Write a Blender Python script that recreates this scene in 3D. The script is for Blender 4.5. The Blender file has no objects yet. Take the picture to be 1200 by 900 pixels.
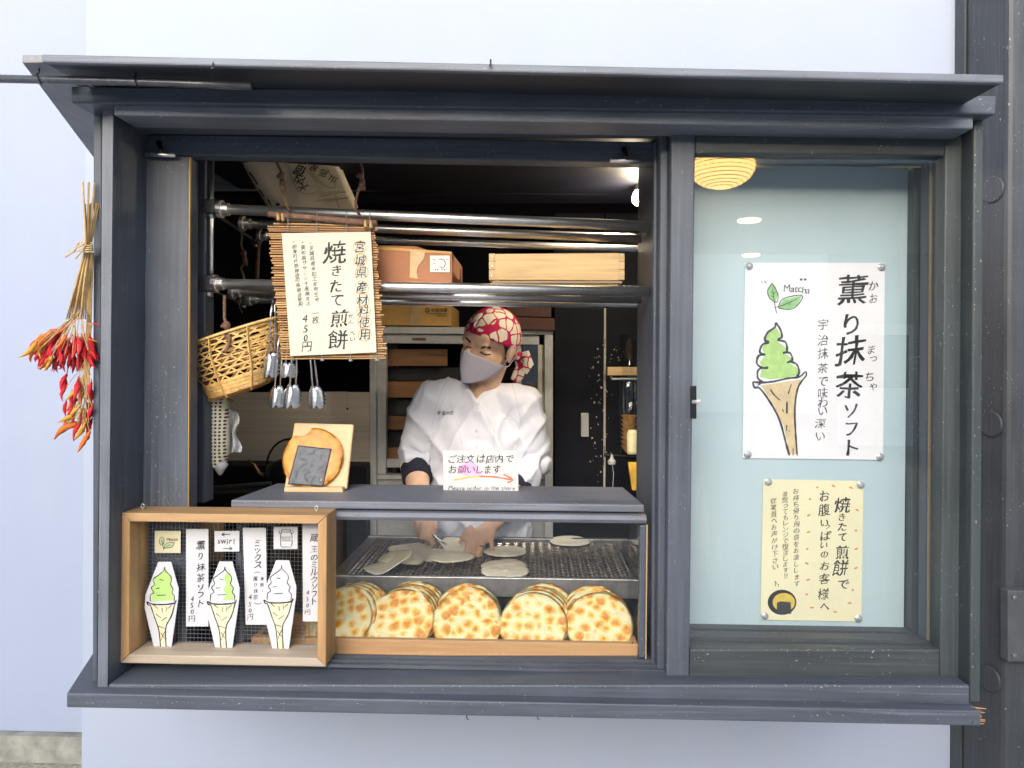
import bpy, bmesh, math, random
from mathutils import Vector, Matrix, noise
from mathutils.bvhtree import BVHTree
rng = random.Random(7)
scn = bpy.context.scene
C = scn.collection
# ------------------------------------------------------------------ camera, sky, sun, exposure
F, VPX, VPY, ROLL = 850.0, 625.0, 430.0, math.radians(0.35)
CAM = Vector((0.0, -1.5, 1.55))
psi = math.atan((VPX - 600) / F)
_f = Vector((-math.sin(psi), math.cos(psi), 0)); _r0 = Vector((math.cos(psi), math.sin(psi), 0)); _u0 = Vector((0, 0, 1))
_r = _r0 * math.cos(ROLL) + _u0 * math.sin(ROLL); _u = -_r0 * math.sin(ROLL) + _u0 * math.cos(ROLL)
cd = bpy.data.cameras.new('camera'); cam = bpy.data.objects.new('camera', cd); C.objects.link(cam)
cd.sensor_width = 36; cd.lens = 36 * F / 1200; cd.shift_y = -(450 - VPY) / 1200; cd.clip_start = 0.05; cd.clip_end = 400
cam.matrix_world = Matrix(((_r.x, _u.x, -_f.x, CAM.x), (_r.y, _u.y, -_f.y, CAM.y), (_r.z, _u.z, -_f.z, CAM.z), (0, 0, 0, 1)))
scn.camera = cam
SUN_EL, SUN_AZ = math.radians(16), math.radians(172)      # veiled sun over the street; azimuth from +Y towards -X
w = bpy.data.worlds.new('World'); scn.world = w; w.use_nodes = True
nt = w.node_tree; bg = nt.nodes['Background']
sky = nt.nodes.new('ShaderNodeTexSky'); sky.sky_type = 'NISHITA'; sky.sun_disc = False
sky.sun_elevation = SUN_EL; sky.sun_rotation = -SUN_AZ; sky.air_density = 1.0; sky.dust_density = 2.5; sky.ozone_density = 1.0
nt.links.new(sky.outputs[0], bg.inputs[0]); bg.inputs[1].default_value = 0.10
sl = bpy.data.lights.new('sun', 'SUN'); sl.energy = 1.5; sl.angle = math.radians(60); sl.color = (1, 0.985, 0.965)
so = bpy.data.objects.new('sun', sl); C.objects.link(so)
sd = Vector((-math.sin(SUN_AZ) * math.cos(SUN_EL), math.cos(SUN_AZ) * math.cos(SUN_EL), math.sin(SUN_EL)))
so.rotation_euler = sd.to_track_quat('Z', 'Y').to_euler(); so.location = sd * 30
vs = scn.view_settings; vs.view_transform = 'Standard'; vs.look = 'None'; vs.gamma = 1; vs.exposure = 1.9
scn.render.engine = 'CYCLES'
scn.cycles.max_bounces = 8; scn.cycles.transparent_max_bounces = 16; scn.cycles.use_denoising = True
scn.cycles.caustics_reflective = False; scn.cycles.caustics_refractive = False

# ------------------------------------------------------------------ pixel helpers (1200x900 photo px -> world)
def ray(px, py):
    a = (px - 600) / F; b = (VPY - py) / F
    return _f + _r * a + _u * b
def P(px, py, Y):
    d = ray(px, py); return CAM + d * ((Y - CAM.y) / d.y)
def H(px, py, z):
    d = ray(px, py); return CAM + d * ((z - CAM.z) / d.z)
def pxm(Y): return F / (Y - CAM.y)            # pixels per metre at depth Y
def toPx(v):
    q = v - CAM; z = q.dot(_f); return (600 + F * q.dot(_r) / z, VPY - F * q.dot(_u) / z)

# ------------------------------------------------------------------ materials
def newmat(name):
    m = bpy.data.materials.new(name); m.use_nodes = True
    return m, m.node_tree, m.node_tree.nodes['Principled BSDF']
def N(nt, t, **kw):
    n = nt.nodes.new(t)
    for k, v in kw.items(): setattr(n, k, v)
    return n
def coords(nt, scale=(1, 1, 1), rnd=False, rot=(0, 0, 0)):
    tc = N(nt, 'ShaderNodeTexCoord'); mp = N(nt, 'ShaderNodeMapping')
    mp.inputs['Scale'].default_value = scale; mp.inputs['Rotation'].default_value = rot
    src = tc.outputs['Object']
    if rnd:
        oi = N(nt, 'ShaderNodeObjectInfo'); mul = N(nt, 'ShaderNodeMath', operation='MULTIPLY'); mul.inputs[1].default_value = 37.3
        nt.links.new(oi.outputs['Random'], mul.inputs[0])
        ad = N(nt, 'ShaderNodeVectorMath', operation='ADD'); nt.links.new(src, ad.inputs[0]); nt.links.new(mul.outputs[0], ad.inputs[1]); src = ad.outputs[0]
    nt.links.new(src, mp.inputs['Vector']); return mp.outputs[0]
def noi(nt, vec, scale, detail=4, rough=0.55, dist=0):
    n = N(nt, 'ShaderNodeTexNoise'); n.inputs['Scale'].default_value = scale; n.inputs['Detail'].default_value = detail
    n.inputs['Roughness'].default_value = rough; n.inputs['Distortion'].default_value = dist
    nt.links.new(vec, n.inputs['Vector']); return n.outputs['Fac']
def ramp(nt, fac, stops):
    r = N(nt, 'ShaderNodeValToRGB'); e = r.color_ramp.elements
    while len(e) < len(stops): e.new(0.5)
    for el, (p, c) in zip(e, stops):
        el.position = p; el.color = (c, c, c, 1) if isinstance(c, (int, float)) else (*c, 1)
    nt.links.new(fac, r.inputs[0]); return r.outputs['Color']
def mixc(nt, fac, a, b, mode='MIX'):
    m = N(nt, 'ShaderNodeMix', data_type='RGBA', blend_type=mode)
    for s, v in ((m.inputs[0], fac), (m.inputs[6], a), (m.inputs[7], b)):
        if isinstance(v, (int, float)): s.default_value = v
        elif isinstance(v, tuple): s.default_value = (*v, 1)
        else: nt.links.new(v, s)
    return m.outputs[2]
def bump(nt, bsdf, fac, strength=0.3, dist=0.002):
    b = N(nt, 'ShaderNodeBump'); b.inputs['Strength'].default_value = strength; b.inputs['Distance'].default_value = dist
    nt.links.new(fac, b.inputs['Height']); nt.links.new(b.outputs[0], bsdf.inputs['Normal'])
def sc(c, k): return tuple(min(1, v * k) for v in c)
MATS = {}
def simple(name, col, rough=0.5, metal=0.0, var=0.15, scale=20, bmp=0.0, rnd=False, spec=0.5, bdist=0.002):
    if name in MATS: return MATS[name]
    m, nt, b = newmat(name); v = coords(nt, rnd=rnd); f = noi(nt, v, scale)
    c = ramp(nt, f, [(0.3, sc(col, 1 - var)), (0.7, sc(col, 1 + var))])
    nt.links.new(c, b.inputs['Base Color']); b.inputs['Roughness'].default_value = rough; b.inputs['Metallic'].default_value = metal
    b.inputs['Specular IOR Level'].default_value = spec
    if bmp: bump(nt, b, f, bmp, bdist)
    MATS[name] = m; return m
def painted(name, col, axis, worn=0.5):
    """dark stained timber: grain along one axis, pale specks and rubbed patches"""
    m, nt, b = newmat(name); st = {'x': (3, 90, 90), 'z': (90, 90, 3), 'y': (90, 3, 90)}[axis]
    g = noi(nt, coords(nt, st), 1.0, 6, 0.65); v = coords(nt)
    big = noi(nt, v, 5, 3); sp = noi(nt, coords(nt, {'x': (.5, 1, 1), 'z': (1, 1, .5), 'y': (1, .5, 1)}[axis]), 230, 2, 0.5); sp2 = noi(nt, v, 9, 2)
    c = ramp(nt, g, [(0.25, sc(col, 0.62)), (0.5, col), (0.8, sc(col, 1.45))])
    c = mixc(nt, ramp(nt, big, [(0.35, 0.0), (0.7, 0.45)]), c, sc(col, 1.7))
    lum = N(nt, 'ShaderNodeMath', operation='MULTIPLY'); nt.links.new(ramp(nt, sp, [(0.69, 0.0), (0.72, 1.0)]), lum.inputs[0]); nt.links.new(ramp(nt, sp2, [(0.45, 0.0), (0.62, worn)]), lum.inputs[1])
    c = mixc(nt, lum.outputs[0], c, (0.46, 0.44, 0.42))
    stk = noi(nt, coords(nt, {'x': (2.2, 170, 170), 'z': (170, 170, 2.2), 'y': (170, 2.2, 170)}[axis]), 1.0, 3, 0.6); sm = N(nt, 'ShaderNodeMath', operation='MULTIPLY')
    nt.links.new(ramp(nt, stk, [(0.56, 0.0), (0.68, 1.0)]), sm.inputs[0]); nt.links.new(ramp(nt, noi(nt, v, 3.1, 3, 0.6), [(0.44, 0.0), (0.68, 0.45)]), sm.inputs[1])
    c = mixc(nt, sm.outputs[0], c, (min(.5, col[0] * 2.6 + .03), min(.5, col[1] * 2.6 + .03), min(.52, col[2] * 2.5 + .03)))
    nt.links.new(c, b.inputs['Base Color'])
    r = N(nt, 'ShaderNodeMapRange'); r.inputs[3].default_value = 0.38; r.inputs[4].default_value = 0.65; nt.links.new(g, r.inputs[0]); nt.links.new(r.outputs[0], b.inputs['Roughness'])
    b.inputs['Specular IOR Level'].default_value = 0.45
    bump(nt, b, g, 0.35, 0.0015); return m
def wood(name, col, axis='x', contrast=0.35, scale=1.0, rnd=False, rough=0.6):
    m, nt, b = newmat(name); k = scale; st = {'x': (4*k, 55*k, 55*k), 'z': (55*k, 55*k, 4*k), 'y': (55*k, 4*k, 55*k)}[axis]
    g = noi(nt, coords(nt, st, rnd), 1.0, 5, 0.6, 0.6); bigv = noi(nt, coords(nt, tuple(s * .12 for s in st), rnd), 1.0, 3)
    c = ramp(nt, g, [(0.25, sc(col, 1 - contrast)), (0.55, col), (0.8, sc(col, 1 + contrast * .6))])
    c = mixc(nt, ramp(nt, bigv, [(0.4, 0.0), (0.68, 0.5)]), c, (col[0] * .7, col[1] * .6, col[2] * .5))
    nt.links.new(c, b.inputs['Base Color']); b.inputs['Roughness'].default_value = rough; bump(nt, b, g, 0.25, 0.001); return m
def flat(name, col, rough=0.6, emit=0):
    if name in MATS: return MATS[name]
    m, nt, b = newmat(name); b.inputs['Base Color'].default_value = (*col, 1); b.inputs['Roughness'].default_value = rough
    if emit: b.inputs['Emission Color'].default_value = (*col, 1); b.inputs['Emission Strength'].default_value = emit
    MATS[name] = m; return m
def glassmat(name, tint=(1, 1, 1), boost=0.0):
    m = bpy.data.materials.new(name); m.use_nodes = True; nt = m.node_tree; nt.nodes.remove(nt.nodes['Principled BSDF'])
    out = nt.nodes['Material Output']; tr = N(nt, 'ShaderNodeBsdfTransparent'); tr.inputs[0].default_value = (*tint, 1)
    gl = N(nt, 'ShaderNodeBsdfGlossy'); gl.inputs['Roughness'].default_value = 0.0
    fr = N(nt, 'ShaderNodeFresnel'); ge = N(nt, 'ShaderNodeNewGeometry'); mr = N(nt, 'ShaderNodeMapRange'); mr.inputs[3].default_value = 1.5; mr.inputs[4].default_value = 1 / 1.5
    nt.links.new(ge.outputs['Backfacing'], mr.inputs[0]); nt.links.new(mr.outputs[0], fr.inputs[0])        # same reflectance leaving the pane as entering it
    ad = N(nt, 'ShaderNodeMath', operation='ADD'); ad.inputs[1].default_value = boost; nt.links.new(fr.outputs[0], ad.inputs[0])
    mx = N(nt, 'ShaderNodeMixShader'); nt.links.new(ad.outputs[0], mx.inputs[0]); nt.links.new(tr.outputs[0], mx.inputs[1]); nt.links.new(gl.outputs[0], mx.inputs[2])
    nt.links.new(mx.outputs[0], out.inputs[0]); return m

DARK = (0.066, 0.077, 0.100)
M_pH = painted('dark_paint_along', DARK, 'x'); M_pV = painted('dark_paint_up', DARK, 'z'); M_pY = painted('dark_paint_deep', DARK, 'y')
M_pVg = painted('green_black_paint_up', (0.045, 0.055, 0.06), 'z', 0.9); M_pHg = painted('green_black_paint_along', (0.045, 0.052, 0.057), 'x', 0.9)
M_weaH = painted('faded_paint_along', (0.135, 0.15, 0.182), 'x', .6); M_weaV = painted('faded_paint_up', (0.12, 0.134, 0.162), 'z', .6); M_sofd = painted('shadowed_soffit', (0.028, 0.031, 0.039), 'x', .2)  # soffit colour is darkened to carry the shadow under the eave
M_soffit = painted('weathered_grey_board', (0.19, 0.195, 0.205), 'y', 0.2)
M_counter = painted('worn_counter_paint', (0.135, 0.145, 0.175), 'x', 0.6)
M_boxwood = wood('box_pine', (0.50, 0.31, 0.15), 'x', 0.4); M_boxwoodV = wood('box_pine_up', (0.50, 0.30, 0.135), 'z', 0.4)
M_boxgrey = wood('box_bleached', (0.50, 0.42, 0.33), 'x', 0.3)
M_tray = wood('tray_cedar', (0.62, 0.36, 0.17), 'x', 0.15)
M_crate = wood('crate_pale', (0.68, 0.47, 0.23), 'x', 0.35); M_board = wood('board_pale', (0.72, 0.52, 0.30), 'z', 0.12)
M_brownwood = wood('brown_plank', (0.27, 0.13, 0.055), 'x', 0.35); M_redwood = wood('red_brown_plank', (0.10, 0.035, 0.022), 'x', 0.3)
M_steel = simple('stainless_tube', (0.88, 0.87, 0.86), 0.36, 1.0, 0.05, 60); M_chrome = simple('tong_steel', (0.85, 0.86, 0.88), 0.26, 1.0, 0.05, 50)
M_castiron = simple('grey_cast_joint', (0.06, 0.06, 0.068), 0.6, 0.0, 0.3, 120, 0.3)
M_galv = simple('galvanised_wire', (0.42, 0.43, 0.44), 0.35, 1.0, 0.15, 200)
M_rust = simple('rusty_iron', (0.16, 0.085, 0.06), 0.75, 0.2, 0.4, 160, 0.5)
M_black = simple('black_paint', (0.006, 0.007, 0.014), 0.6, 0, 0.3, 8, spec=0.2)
M_blackmetal = simple('black_enamel', (0.012, 0.012, 0.014), 0.25, 0.0, 0.2, 30)
M_alu = simple('cabinet_aluminium', (0.50, 0.50, 0.49), 0.45, 0.0, 0.10, 30)
M_ink = simple('brush_ink', (0.012, 0.012, 0.014), 0.55, 0, 0.2, 300)
M_glass = glassmat('clear_glass', (0.995, 0.998, 0.998), 0.055); M_caseglass = glassmat('case_glass', (0.985, 0.99, 0.99), 0.0)
M_plastic = glassmat('clear_plastic', (0.9, 0.92, 0.92), 0.03)

# ------------------------------------------------------------------ mesh building
class MB:
    def __init__(s): s.v = []; s.f = []
    def add(s, vs, fs):
        k = len(s.v); s.v += [Vector(p) for p in vs]; s.f += [tuple(i + k for i in f) for f in fs]; return s
    def box(s, a, b):
        x0, y0, z0 = (min(p, q) for p, q in zip(a, b)); x1, y1, z1 = (max(p, q) for p, q in zip(a, b))
        return s.add([(x0, y0, z0), (x1, y0, z0), (x1, y1, z0), (x0, y1, z0), (x0, y0, z1), (x1, y0, z1), (x1, y1, z1), (x0, y1, z1)],
                     [(0, 3, 2, 1), (4, 5, 6, 7), (0, 1, 5, 4), (1, 2, 6, 5), (2, 3, 7, 6), (3, 0, 4, 7)])
    def prism(s, pts, off):
        """polygon pts (world), extruded by vector off (away from the viewer)"""
        n = len(pts); pts = [Vector(p) for p in pts]; off = Vector(off)
        return s.add(pts + [p + off for p in pts], [tuple(range(n)), tuple(range(2 * n - 1, n - 1, -1))] + [(i, n + i, n + (i + 1) % n, (i + 1) % n) for i in range(n)])
    def quad(s, q, Y, depth):
        """four photo-pixel corners on plane Y, extruded back by depth"""
        return s.prism([P(x, y, Y) for x, y in reversed(q)], (0, depth, 0))
    def rect(s, x0, y0, x1, y1, Y, depth): return s.quad([(x0, y0), (x1, y0), (x1, y1), (x0, y1)], Y, depth)
    def tube(s, pts, rad, n=8, cap=True, flat=1.0, up=None):
        pts = [Vector(p) for p in pts]; m = len(pts); k = len(s.v)
        if not hasattr(rad, '__len__'): rad = [rad] * m
        prev = None
        for i, p in enumerate(pts):
            t = (pts[min(i + 1, m - 1)] - pts[max(i - 1, 0)]).normalized()
            if prev is None: a = (Vector(up) if up else (Vector((0, 0, 1)) if abs(t.z) < 0.9 else Vector((1, 0, 0)))); a = (a - t * a.dot(t)).normalized()
            else: a = (prev - t * prev.dot(t)); a = a.normalized() if a.length > 1e-6 else prev
            prev = a; b = t.cross(a)
            for j in range(n):
                th = 2 * math.pi * j / n; s.v.append(p + a * (rad[i] * flat * math.cos(th)) + b * (rad[i] * math.sin(th)))
        for i in range(m - 1):
            for j in range(n): s.f.append((k + i * n + j, k + i * n + (j + 1) % n, k + (i + 1) * n + (j + 1) % n, k + (i + 1) * n + j))
        if cap: s.f.append(tuple(k + j for j in reversed(range(n)))); s.f.append(tuple(k + (m - 1) * n + j for j in range(n)))
        return s
    def ell(s, M, nu=20, nv=12):
        """unit sphere through matrix M"""
        k = len(s.v); s.v.append(M @ Vector((0, 0, 1)))
        for i in range(1, nv):
            a = math.pi * i / nv
            for j in range(nu):
                b = 2 * math.pi * j / nu; s.v.append(M @ Vector((math.sin(a) * math.cos(b), math.sin(a) * math.sin(b), math.cos(a))))
        s.v.append(M @ Vector((0, 0, -1))); e = len(s.v) - 1
        for j in range(nu): s.f.append((k, k + 1 + j, k + 1 + (j + 1) % nu)); s.f.append((e, e - nu + (j + 1) % nu, e - nu + j))
        for i in range(nv - 2):
            for j in range(nu): a = k + 1 + i * nu; s.f.append((a + j, a + nu + j, a + nu + (j + 1) % nu, a + (j + 1) % nu))
        return s
    def lathe(s, prof, base, n=24, axis=None):
        """profile [(r, h)] about +Z at base (or through matrix axis)"""
        k = len(s.v); M = axis or Matrix.Translation(base)
        for r, h in prof:
            for j in range(n): t = 2 * math.pi * j / n; s.v.append(M @ Vector((r * math.cos(t), r * math.sin(t), h)))
        for i in range(len(prof) - 1):
            for j in range(n): s.f.append((k + i * n + j, k + i * n + (j + 1) % n, k + (i + 1) * n + (j + 1) % n, k + (i + 1) * n + j))
        s.f.append(tuple(k + j for j in reversed(range(n)))); s.f.append(tuple(k + (len(prof) - 1) * n + j for j in range(n)))
        return s
    def grid(s, fn, nu, nv):
        k = len(s.v)
        for i in range(nv + 1):
            for j in range(nu + 1): s.v.append(Vector(fn(j / nu, i / nv)))
        for i in range(nv):
            for j in range(nu): a = k + i * (nu + 1) + j; s.f.append((a, a + 1, a + nu + 2, a + nu + 1))
        return s
    def mesh(s, name, smooth=False, fix=True):
        me = bpy.data.meshes.new(name); me.from_pydata([tuple(v) for v in s.v], [], s.f)
        if fix:
            bm = bmesh.new(); bm.from_mesh(me); bmesh.ops.recalc_face_normals(bm, faces=bm.faces); bm.to_mesh(me); bm.free()
        if smooth: me.polygons.foreach_set('use_smooth', [True] * len(me.polygons))
        me.update(); return me
    def build(s, name, mat, parent=None, smooth=False, bevel=0, solid=0, fix=True):
        o = bpy.data.objects.new(name, s.mesh(name, smooth, fix)); C.objects.link(o)
        o.data.materials.append(mat); WORLD[o.name] = Matrix()
        if parent: attach(o, parent)
        if solid: md = o.modifiers.new('t', 'SOLIDIFY'); md.thickness = solid; md.offset = -1
        if bevel:
            md = o.modifiers.new('b', 'BEVEL'); md.width = bevel; md.segments = 2; md.limit_method = 'ANGLE'; md.angle_limit = math.radians(40)
        return o
WORLD = {}
def attach(o, parent):
    o.parent = parent; o.matrix_parent_inverse = WORLD[parent.name].inverted()
def tag(o, label, cat, group=None, kind=None):
    o['label'] = label; o['category'] = cat
    if group: o['group'] = group
    if kind: o['kind'] = kind
    WORLD[o.name] = o.matrix_basis.copy()
    return o
def thing(name, label, cat, loc=(0, 0, 0), group=None):
    o = bpy.data.objects.new(name, None); o.empty_display_size = 0.05; C.objects.link(o); o.location = loc
    return tag(o, label, cat, group)
def inst(name, me, parent, M, mat=None):
    """object sharing mesh me, placed by world matrix M"""
    o = bpy.data.objects.new(name, me); C.objects.link(o); o.matrix_basis = M; WORLD[o.name] = M.copy()
    if mat and not me.materials: me.materials.append(mat)
    if parent: attach(o, parent)
    return o
def frame(origin, zdir, xhint=(1, 0, 0)):
    z = Vector(zdir).normalized(); x = Vector(xhint); x = (x - z * x.dot(z)).normalized(); y = z.cross(x)
    o = Vector(origin); return Matrix(((x.x, y.x, z.x, o.x), (x.y, y.y, z.y, o.y), (x.z, y.z, z.z, o.z), (0, 0, 0, 1)))
def S(x, y, z): return Matrix.Diagonal((x, y, z, 1))
def T(*p): return Matrix.Translation(p)

# ------------------------------------------------------------------ ink: flat print in photo pixels on a plane (or on a mesh)
_cu = bpy.data.curves.new('glyph', 'FONT'); _cu.resolution_u = 3; _go = bpy.data.objects.new('glyph', _cu)
_gc = {}
def glyph(ch, bold):
    if (ch, bold) not in _gc:
        _cu.offset = bold; _cu.body = ch; m = _go.to_mesh()
        v = [(p.co.x, p.co.y) for p in m.vertices]; f = [tuple(p.vertices) for p in m.polygons]; _go.to_mesh_clear()
        if v:
            cx = (min(p[0] for p in v) + max(p[0] for p in v)) / 2; cy = (min(p[1] for p in v) + max(p[1] for p in v)) / 2
            v = [(x - cx, y - cy) for x, y in v]
        cnt = {}; nr = [[0.0, 0.0] for _ in v]
        for q in f:
            for i in range(len(q)): cnt[(q[i], q[(i + 1) % len(q)])] = 1
        sg = 1 if sum((v[q[1]][0] - v[q[0]][0]) * (v[q[2]][1] - v[q[0]][1]) - (v[q[1]][1] - v[q[0]][1]) * (v[q[2]][0] - v[q[0]][0]) for q in f) > 0 else -1
        for a, b in cnt:
            if (b, a) in cnt: continue
            dx, dy = v[b][0] - v[a][0], v[b][1] - v[a][1]; L = math.hypot(dx, dy) or 1
            for i in (a, b): nr[i][0] += sg * dy / L; nr[i][1] -= sg * dx / L
        for n_ in nr:
            L = math.hypot(*n_) or 1; n_[0] /= L; n_[1] /= L
        _gc[(ch, bold)] = (v, f, nr)
    return _gc[(ch, bold)]
class Ink:
    def __init__(s, Y, zx=0, zy=0, k=1.0, bvh=None): s.Y = Y; s.z = (zx, zy, k); s.v = []; s.f = []; s.e = {}; s.bvh = bvh
    def px(s, x, y): return (s.z[0] + x / s.z[2], s.z[1] + y / s.z[2])
    def poly(s, pts):
        k = len(s.v); s.v += [s.px(*p) for p in pts]; s.f.append(tuple(range(k, k + len(pts)))); return s
    def ellipse(s, x, y, rx, ry, n=24, rot=0):
        c, d = math.cos(rot), math.sin(rot)
        return s.poly([(x + rx * math.cos(t) * c - ry * math.sin(t) * d, y + rx * math.cos(t) * d + ry * math.sin(t) * c) for t in [2 * math.pi * i / n for i in range(n)]])
    def stroke(s, pts, w, closed=False, sub=6):
        p = [Vector((*q, 0)) for q in pts]
        if closed: p = p + [p[0]]
        q = []
        for i in range(len(p) - 1):                                       # Catmull-Rom
            a, b, c, d = p[max(i - 1, 0)], p[i], p[i + 1], p[min(i + 2, len(p) - 1)]
            for j in range(sub):
                t = j / sub; q.append(0.5 * ((2 * b) + (c - a) * t + (2 * a - 5 * b + 4 * c - d) * t * t + (3 * b - a - 3 * c + d) * t ** 3))
        q.append(p[-1]); k = len(s.v); n = len(q)
        for i, a in enumerate(q):
            t = (q[min(i + 1, n - 1)] - q[max(i - 1, 0)]); t = t.normalized() if t.length else Vector((1, 0, 0)); nn = Vector((-t.y, t.x, 0))
            ww = w * (0.5 if (i in (0, n - 1) and not closed) else 1) * (0.8 + 0.4 * noise.noise(Vector((a.x * .05, a.y * .05, 3)))) / 2
            s.v.append(s.px(*(a + nn * ww)[:2])); s.v.append(s.px(*(a - nn * ww)[:2]))
        for i in range(n - 1): s.f.append((k + 2 * i, k + 2 * i + 1, k + 2 * i + 3, k + 2 * i + 2))
        return s
    def char(s, ch, x, y, size, bold=0.01, jit=0.05):
        v, f, nr = glyph(ch, 0); a = rng.uniform(-jit, jit) - 0.03; sh = rng.uniform(0.0, 0.12); sx = rng.uniform(.92, 1.06); sy = rng.uniform(.94, 1.08); ph = rng.uniform(0, 99)
        c, d = math.cos(a), math.sin(a)
        k = len(s.v)
        for (gx, gy), (nx, ny) in zip(v, nr):                             # uneven brush weight: the outline swells and thins along the stroke
            am = (bold - .008) * .6 + .020 * noise.noise(Vector((gx * 3.3, gy * 3.3, ph + 7))) + (.006 if abs(nx) > abs(ny) else -.006)
            w = noise.noise_vector(Vector((gx * 2.6, gy * 2.6, ph))) * (0.075 if ord(ch) > 255 else 0.04)
            gx2 = (gx + w.x + nx * am) * sx + sh * gy; gy2 = (gy + w.y + ny * am) * sy + 0.10 * gx
            s.v.append(s.px(x + size * (gx2 * c - gy2 * d), y - size * (gx2 * d + gy2 * c)))
        s.f += [tuple(i + k for i in q) for q in f]
        return s
    def col(s, text, x0, y0, x1, y1, size, bold=0.01):
        n = len(text)
        for i, ch in enumerate(text):
            t = i / max(1, n - 1); s.char(ch, x0 + (x1 - x0) * t + rng.uniform(-.04, .04) * size, y0 + (y1 - y0) * t, size * rng.uniform(.9, 1.08), bold)
        return s
    def chars(s, spec, bold=0.02):
        for ch, x, y, sz in spec: s.char(ch, x, y, sz, bold)
        return s
    def build(s, name, mat, parent, eps=0.0006):
        if s.bvh:
            vs = []
            for x, y in s.v:
                d = ray(x, y).normalized(); h = s.bvh.ray_cast(CAM, d)
                vs.append(h[0] - d * eps * 3 if h[0] else P(x, y, s.Y))
        else: vs = [P(x, y, s.Y - eps - s.e.get(i, 0)) for i, (x, y) in enumerate(s.v)]
        me = bpy.data.meshes.new(name); me.from_pydata([tuple(v) for v in vs], [], s.f); me.update()
        o = bpy.data.objects.new(name, me); C.objects.link(o); me.materials.append(mat); attach(o, parent); return o
# ------------------------------------------------------------------ the place: ground, shop building, opposite side of the street
def struct(o): o['kind'] = 'structure'; return o
m_ground = simple('pavement', (0.40, 0.39, 0.375), 0.9, 0, 0.09, 45, 0.15)
struct(MB().add([(-60, -60, 0), (60, -60, 0), (60, 60, 0), (-60, 60, 0)], [(0, 1, 2, 3)]).build('ground', m_ground))
WY = 0.75                                                                  # front wall plane
def plaster(name, col):
    m, nt, b = newmat(name); v = coords(nt); f = noi(nt, v, 3.5, 5, 0.6); g = noi(nt, v, 160, 3); d = noi(nt, coords(nt, (7, 7, .9)), 1, 4, .6)
    c = ramp(nt, f, [(0.3, sc(col, 0.965)), (0.7, col)]); c = mixc(nt, ramp(nt, d, [(.5, 0.0), (.75, .22)]), c, (.38, .39, .42))
    nt.links.new(c, b.inputs['Base Color']); b.inputs['Roughness'].default_value = 0.8; bump(nt, b, g, 0.25, 0.0012); return m
m_white = plaster('white_plaster', (0.36, 0.41, 0.52))
m_white_shade = plaster('shaded_plaster', (0.315, 0.36, 0.48)); m_conc = simple('mossy_concrete', (0.27, 0.27, 0.24), 0.9, 0, 0.35, 14, 0.5)  # set-back wall's shade is put into this darker, bluer plaster colour
xl_t = P(101, 30, WY).x; xr = P(1116, 450, WY).x
zt_h, zb_h = P(600, 68, -.17).z - .02, P(600, 815, WY).z; HX0 = -1.26
BL, BR = P(118, 450, 0.02).x, P(1150, 450, 0.02).x                         # the bay's outer sides
shop = thing('shop_building', 'white plastered shop building behind the dark window bay', 'building', (0, WY, 0))
def box(name, a, b, mat, parent, bevel=0): return MB().box(a, b).build(name, mat, parent, bevel=bevel)
box('front_wall', (xl_t, WY, zt_h), (xr + 0.6, WY + .12, 4.6), m_white, shop)
box('front_wall', (xl_t, WY, 0.0), (xr, WY + .12, zb_h), m_white, shop)
box('front_wall', (xl_t, WY, zb_h), (HX0, WY + .12, zt_h), m_white, shop)
box('front_wall', (BR + .02, WY, zb_h), (xr + .6, WY + .12, zt_h), m_white, shop)
WY2 = WY + 0.42
zc = P(45, 857, WY2).z
box('return_wall', (xl_t - .006, WY + .12, 0), (xl_t + .12, WY2, 4.6), m_white, shop)
box('set_back_wall', (-9, WY2, zc), (xl_t + .12, WY2 + .12, 4.6), m_white_shade, shop)
box('foundation', (-9, WY2 - .03, P(45, 889, WY2).z), (xl_t - .006, WY2 + .12, zc - .003), m_conc, shop)
box('footing', (-9, WY2 - .12, 0), (xl_t - .006, WY2 + .12, P(45, 889, WY2).z - .003), simple('pebble_footing', (0.30, 0.29, 0.24), 0.95, 0, .4, 60, .6), shop)
# dark room behind the bay
zf, zcl = 0.03, 2.45
X0, X1 = xl_t + .125, 1.7
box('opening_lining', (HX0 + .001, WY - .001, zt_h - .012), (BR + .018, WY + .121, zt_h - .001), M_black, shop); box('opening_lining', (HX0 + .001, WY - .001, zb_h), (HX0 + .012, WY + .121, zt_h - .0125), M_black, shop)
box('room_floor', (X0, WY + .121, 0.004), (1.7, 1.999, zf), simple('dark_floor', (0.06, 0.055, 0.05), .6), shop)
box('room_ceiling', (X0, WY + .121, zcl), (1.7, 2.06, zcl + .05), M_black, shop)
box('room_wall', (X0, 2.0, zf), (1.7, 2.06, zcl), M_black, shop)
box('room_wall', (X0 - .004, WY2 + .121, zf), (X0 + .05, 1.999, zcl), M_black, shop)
box('room_wall', (1.64, WY + .121, zf), (1.7, 2.06, zcl), M_black, shop)
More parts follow.
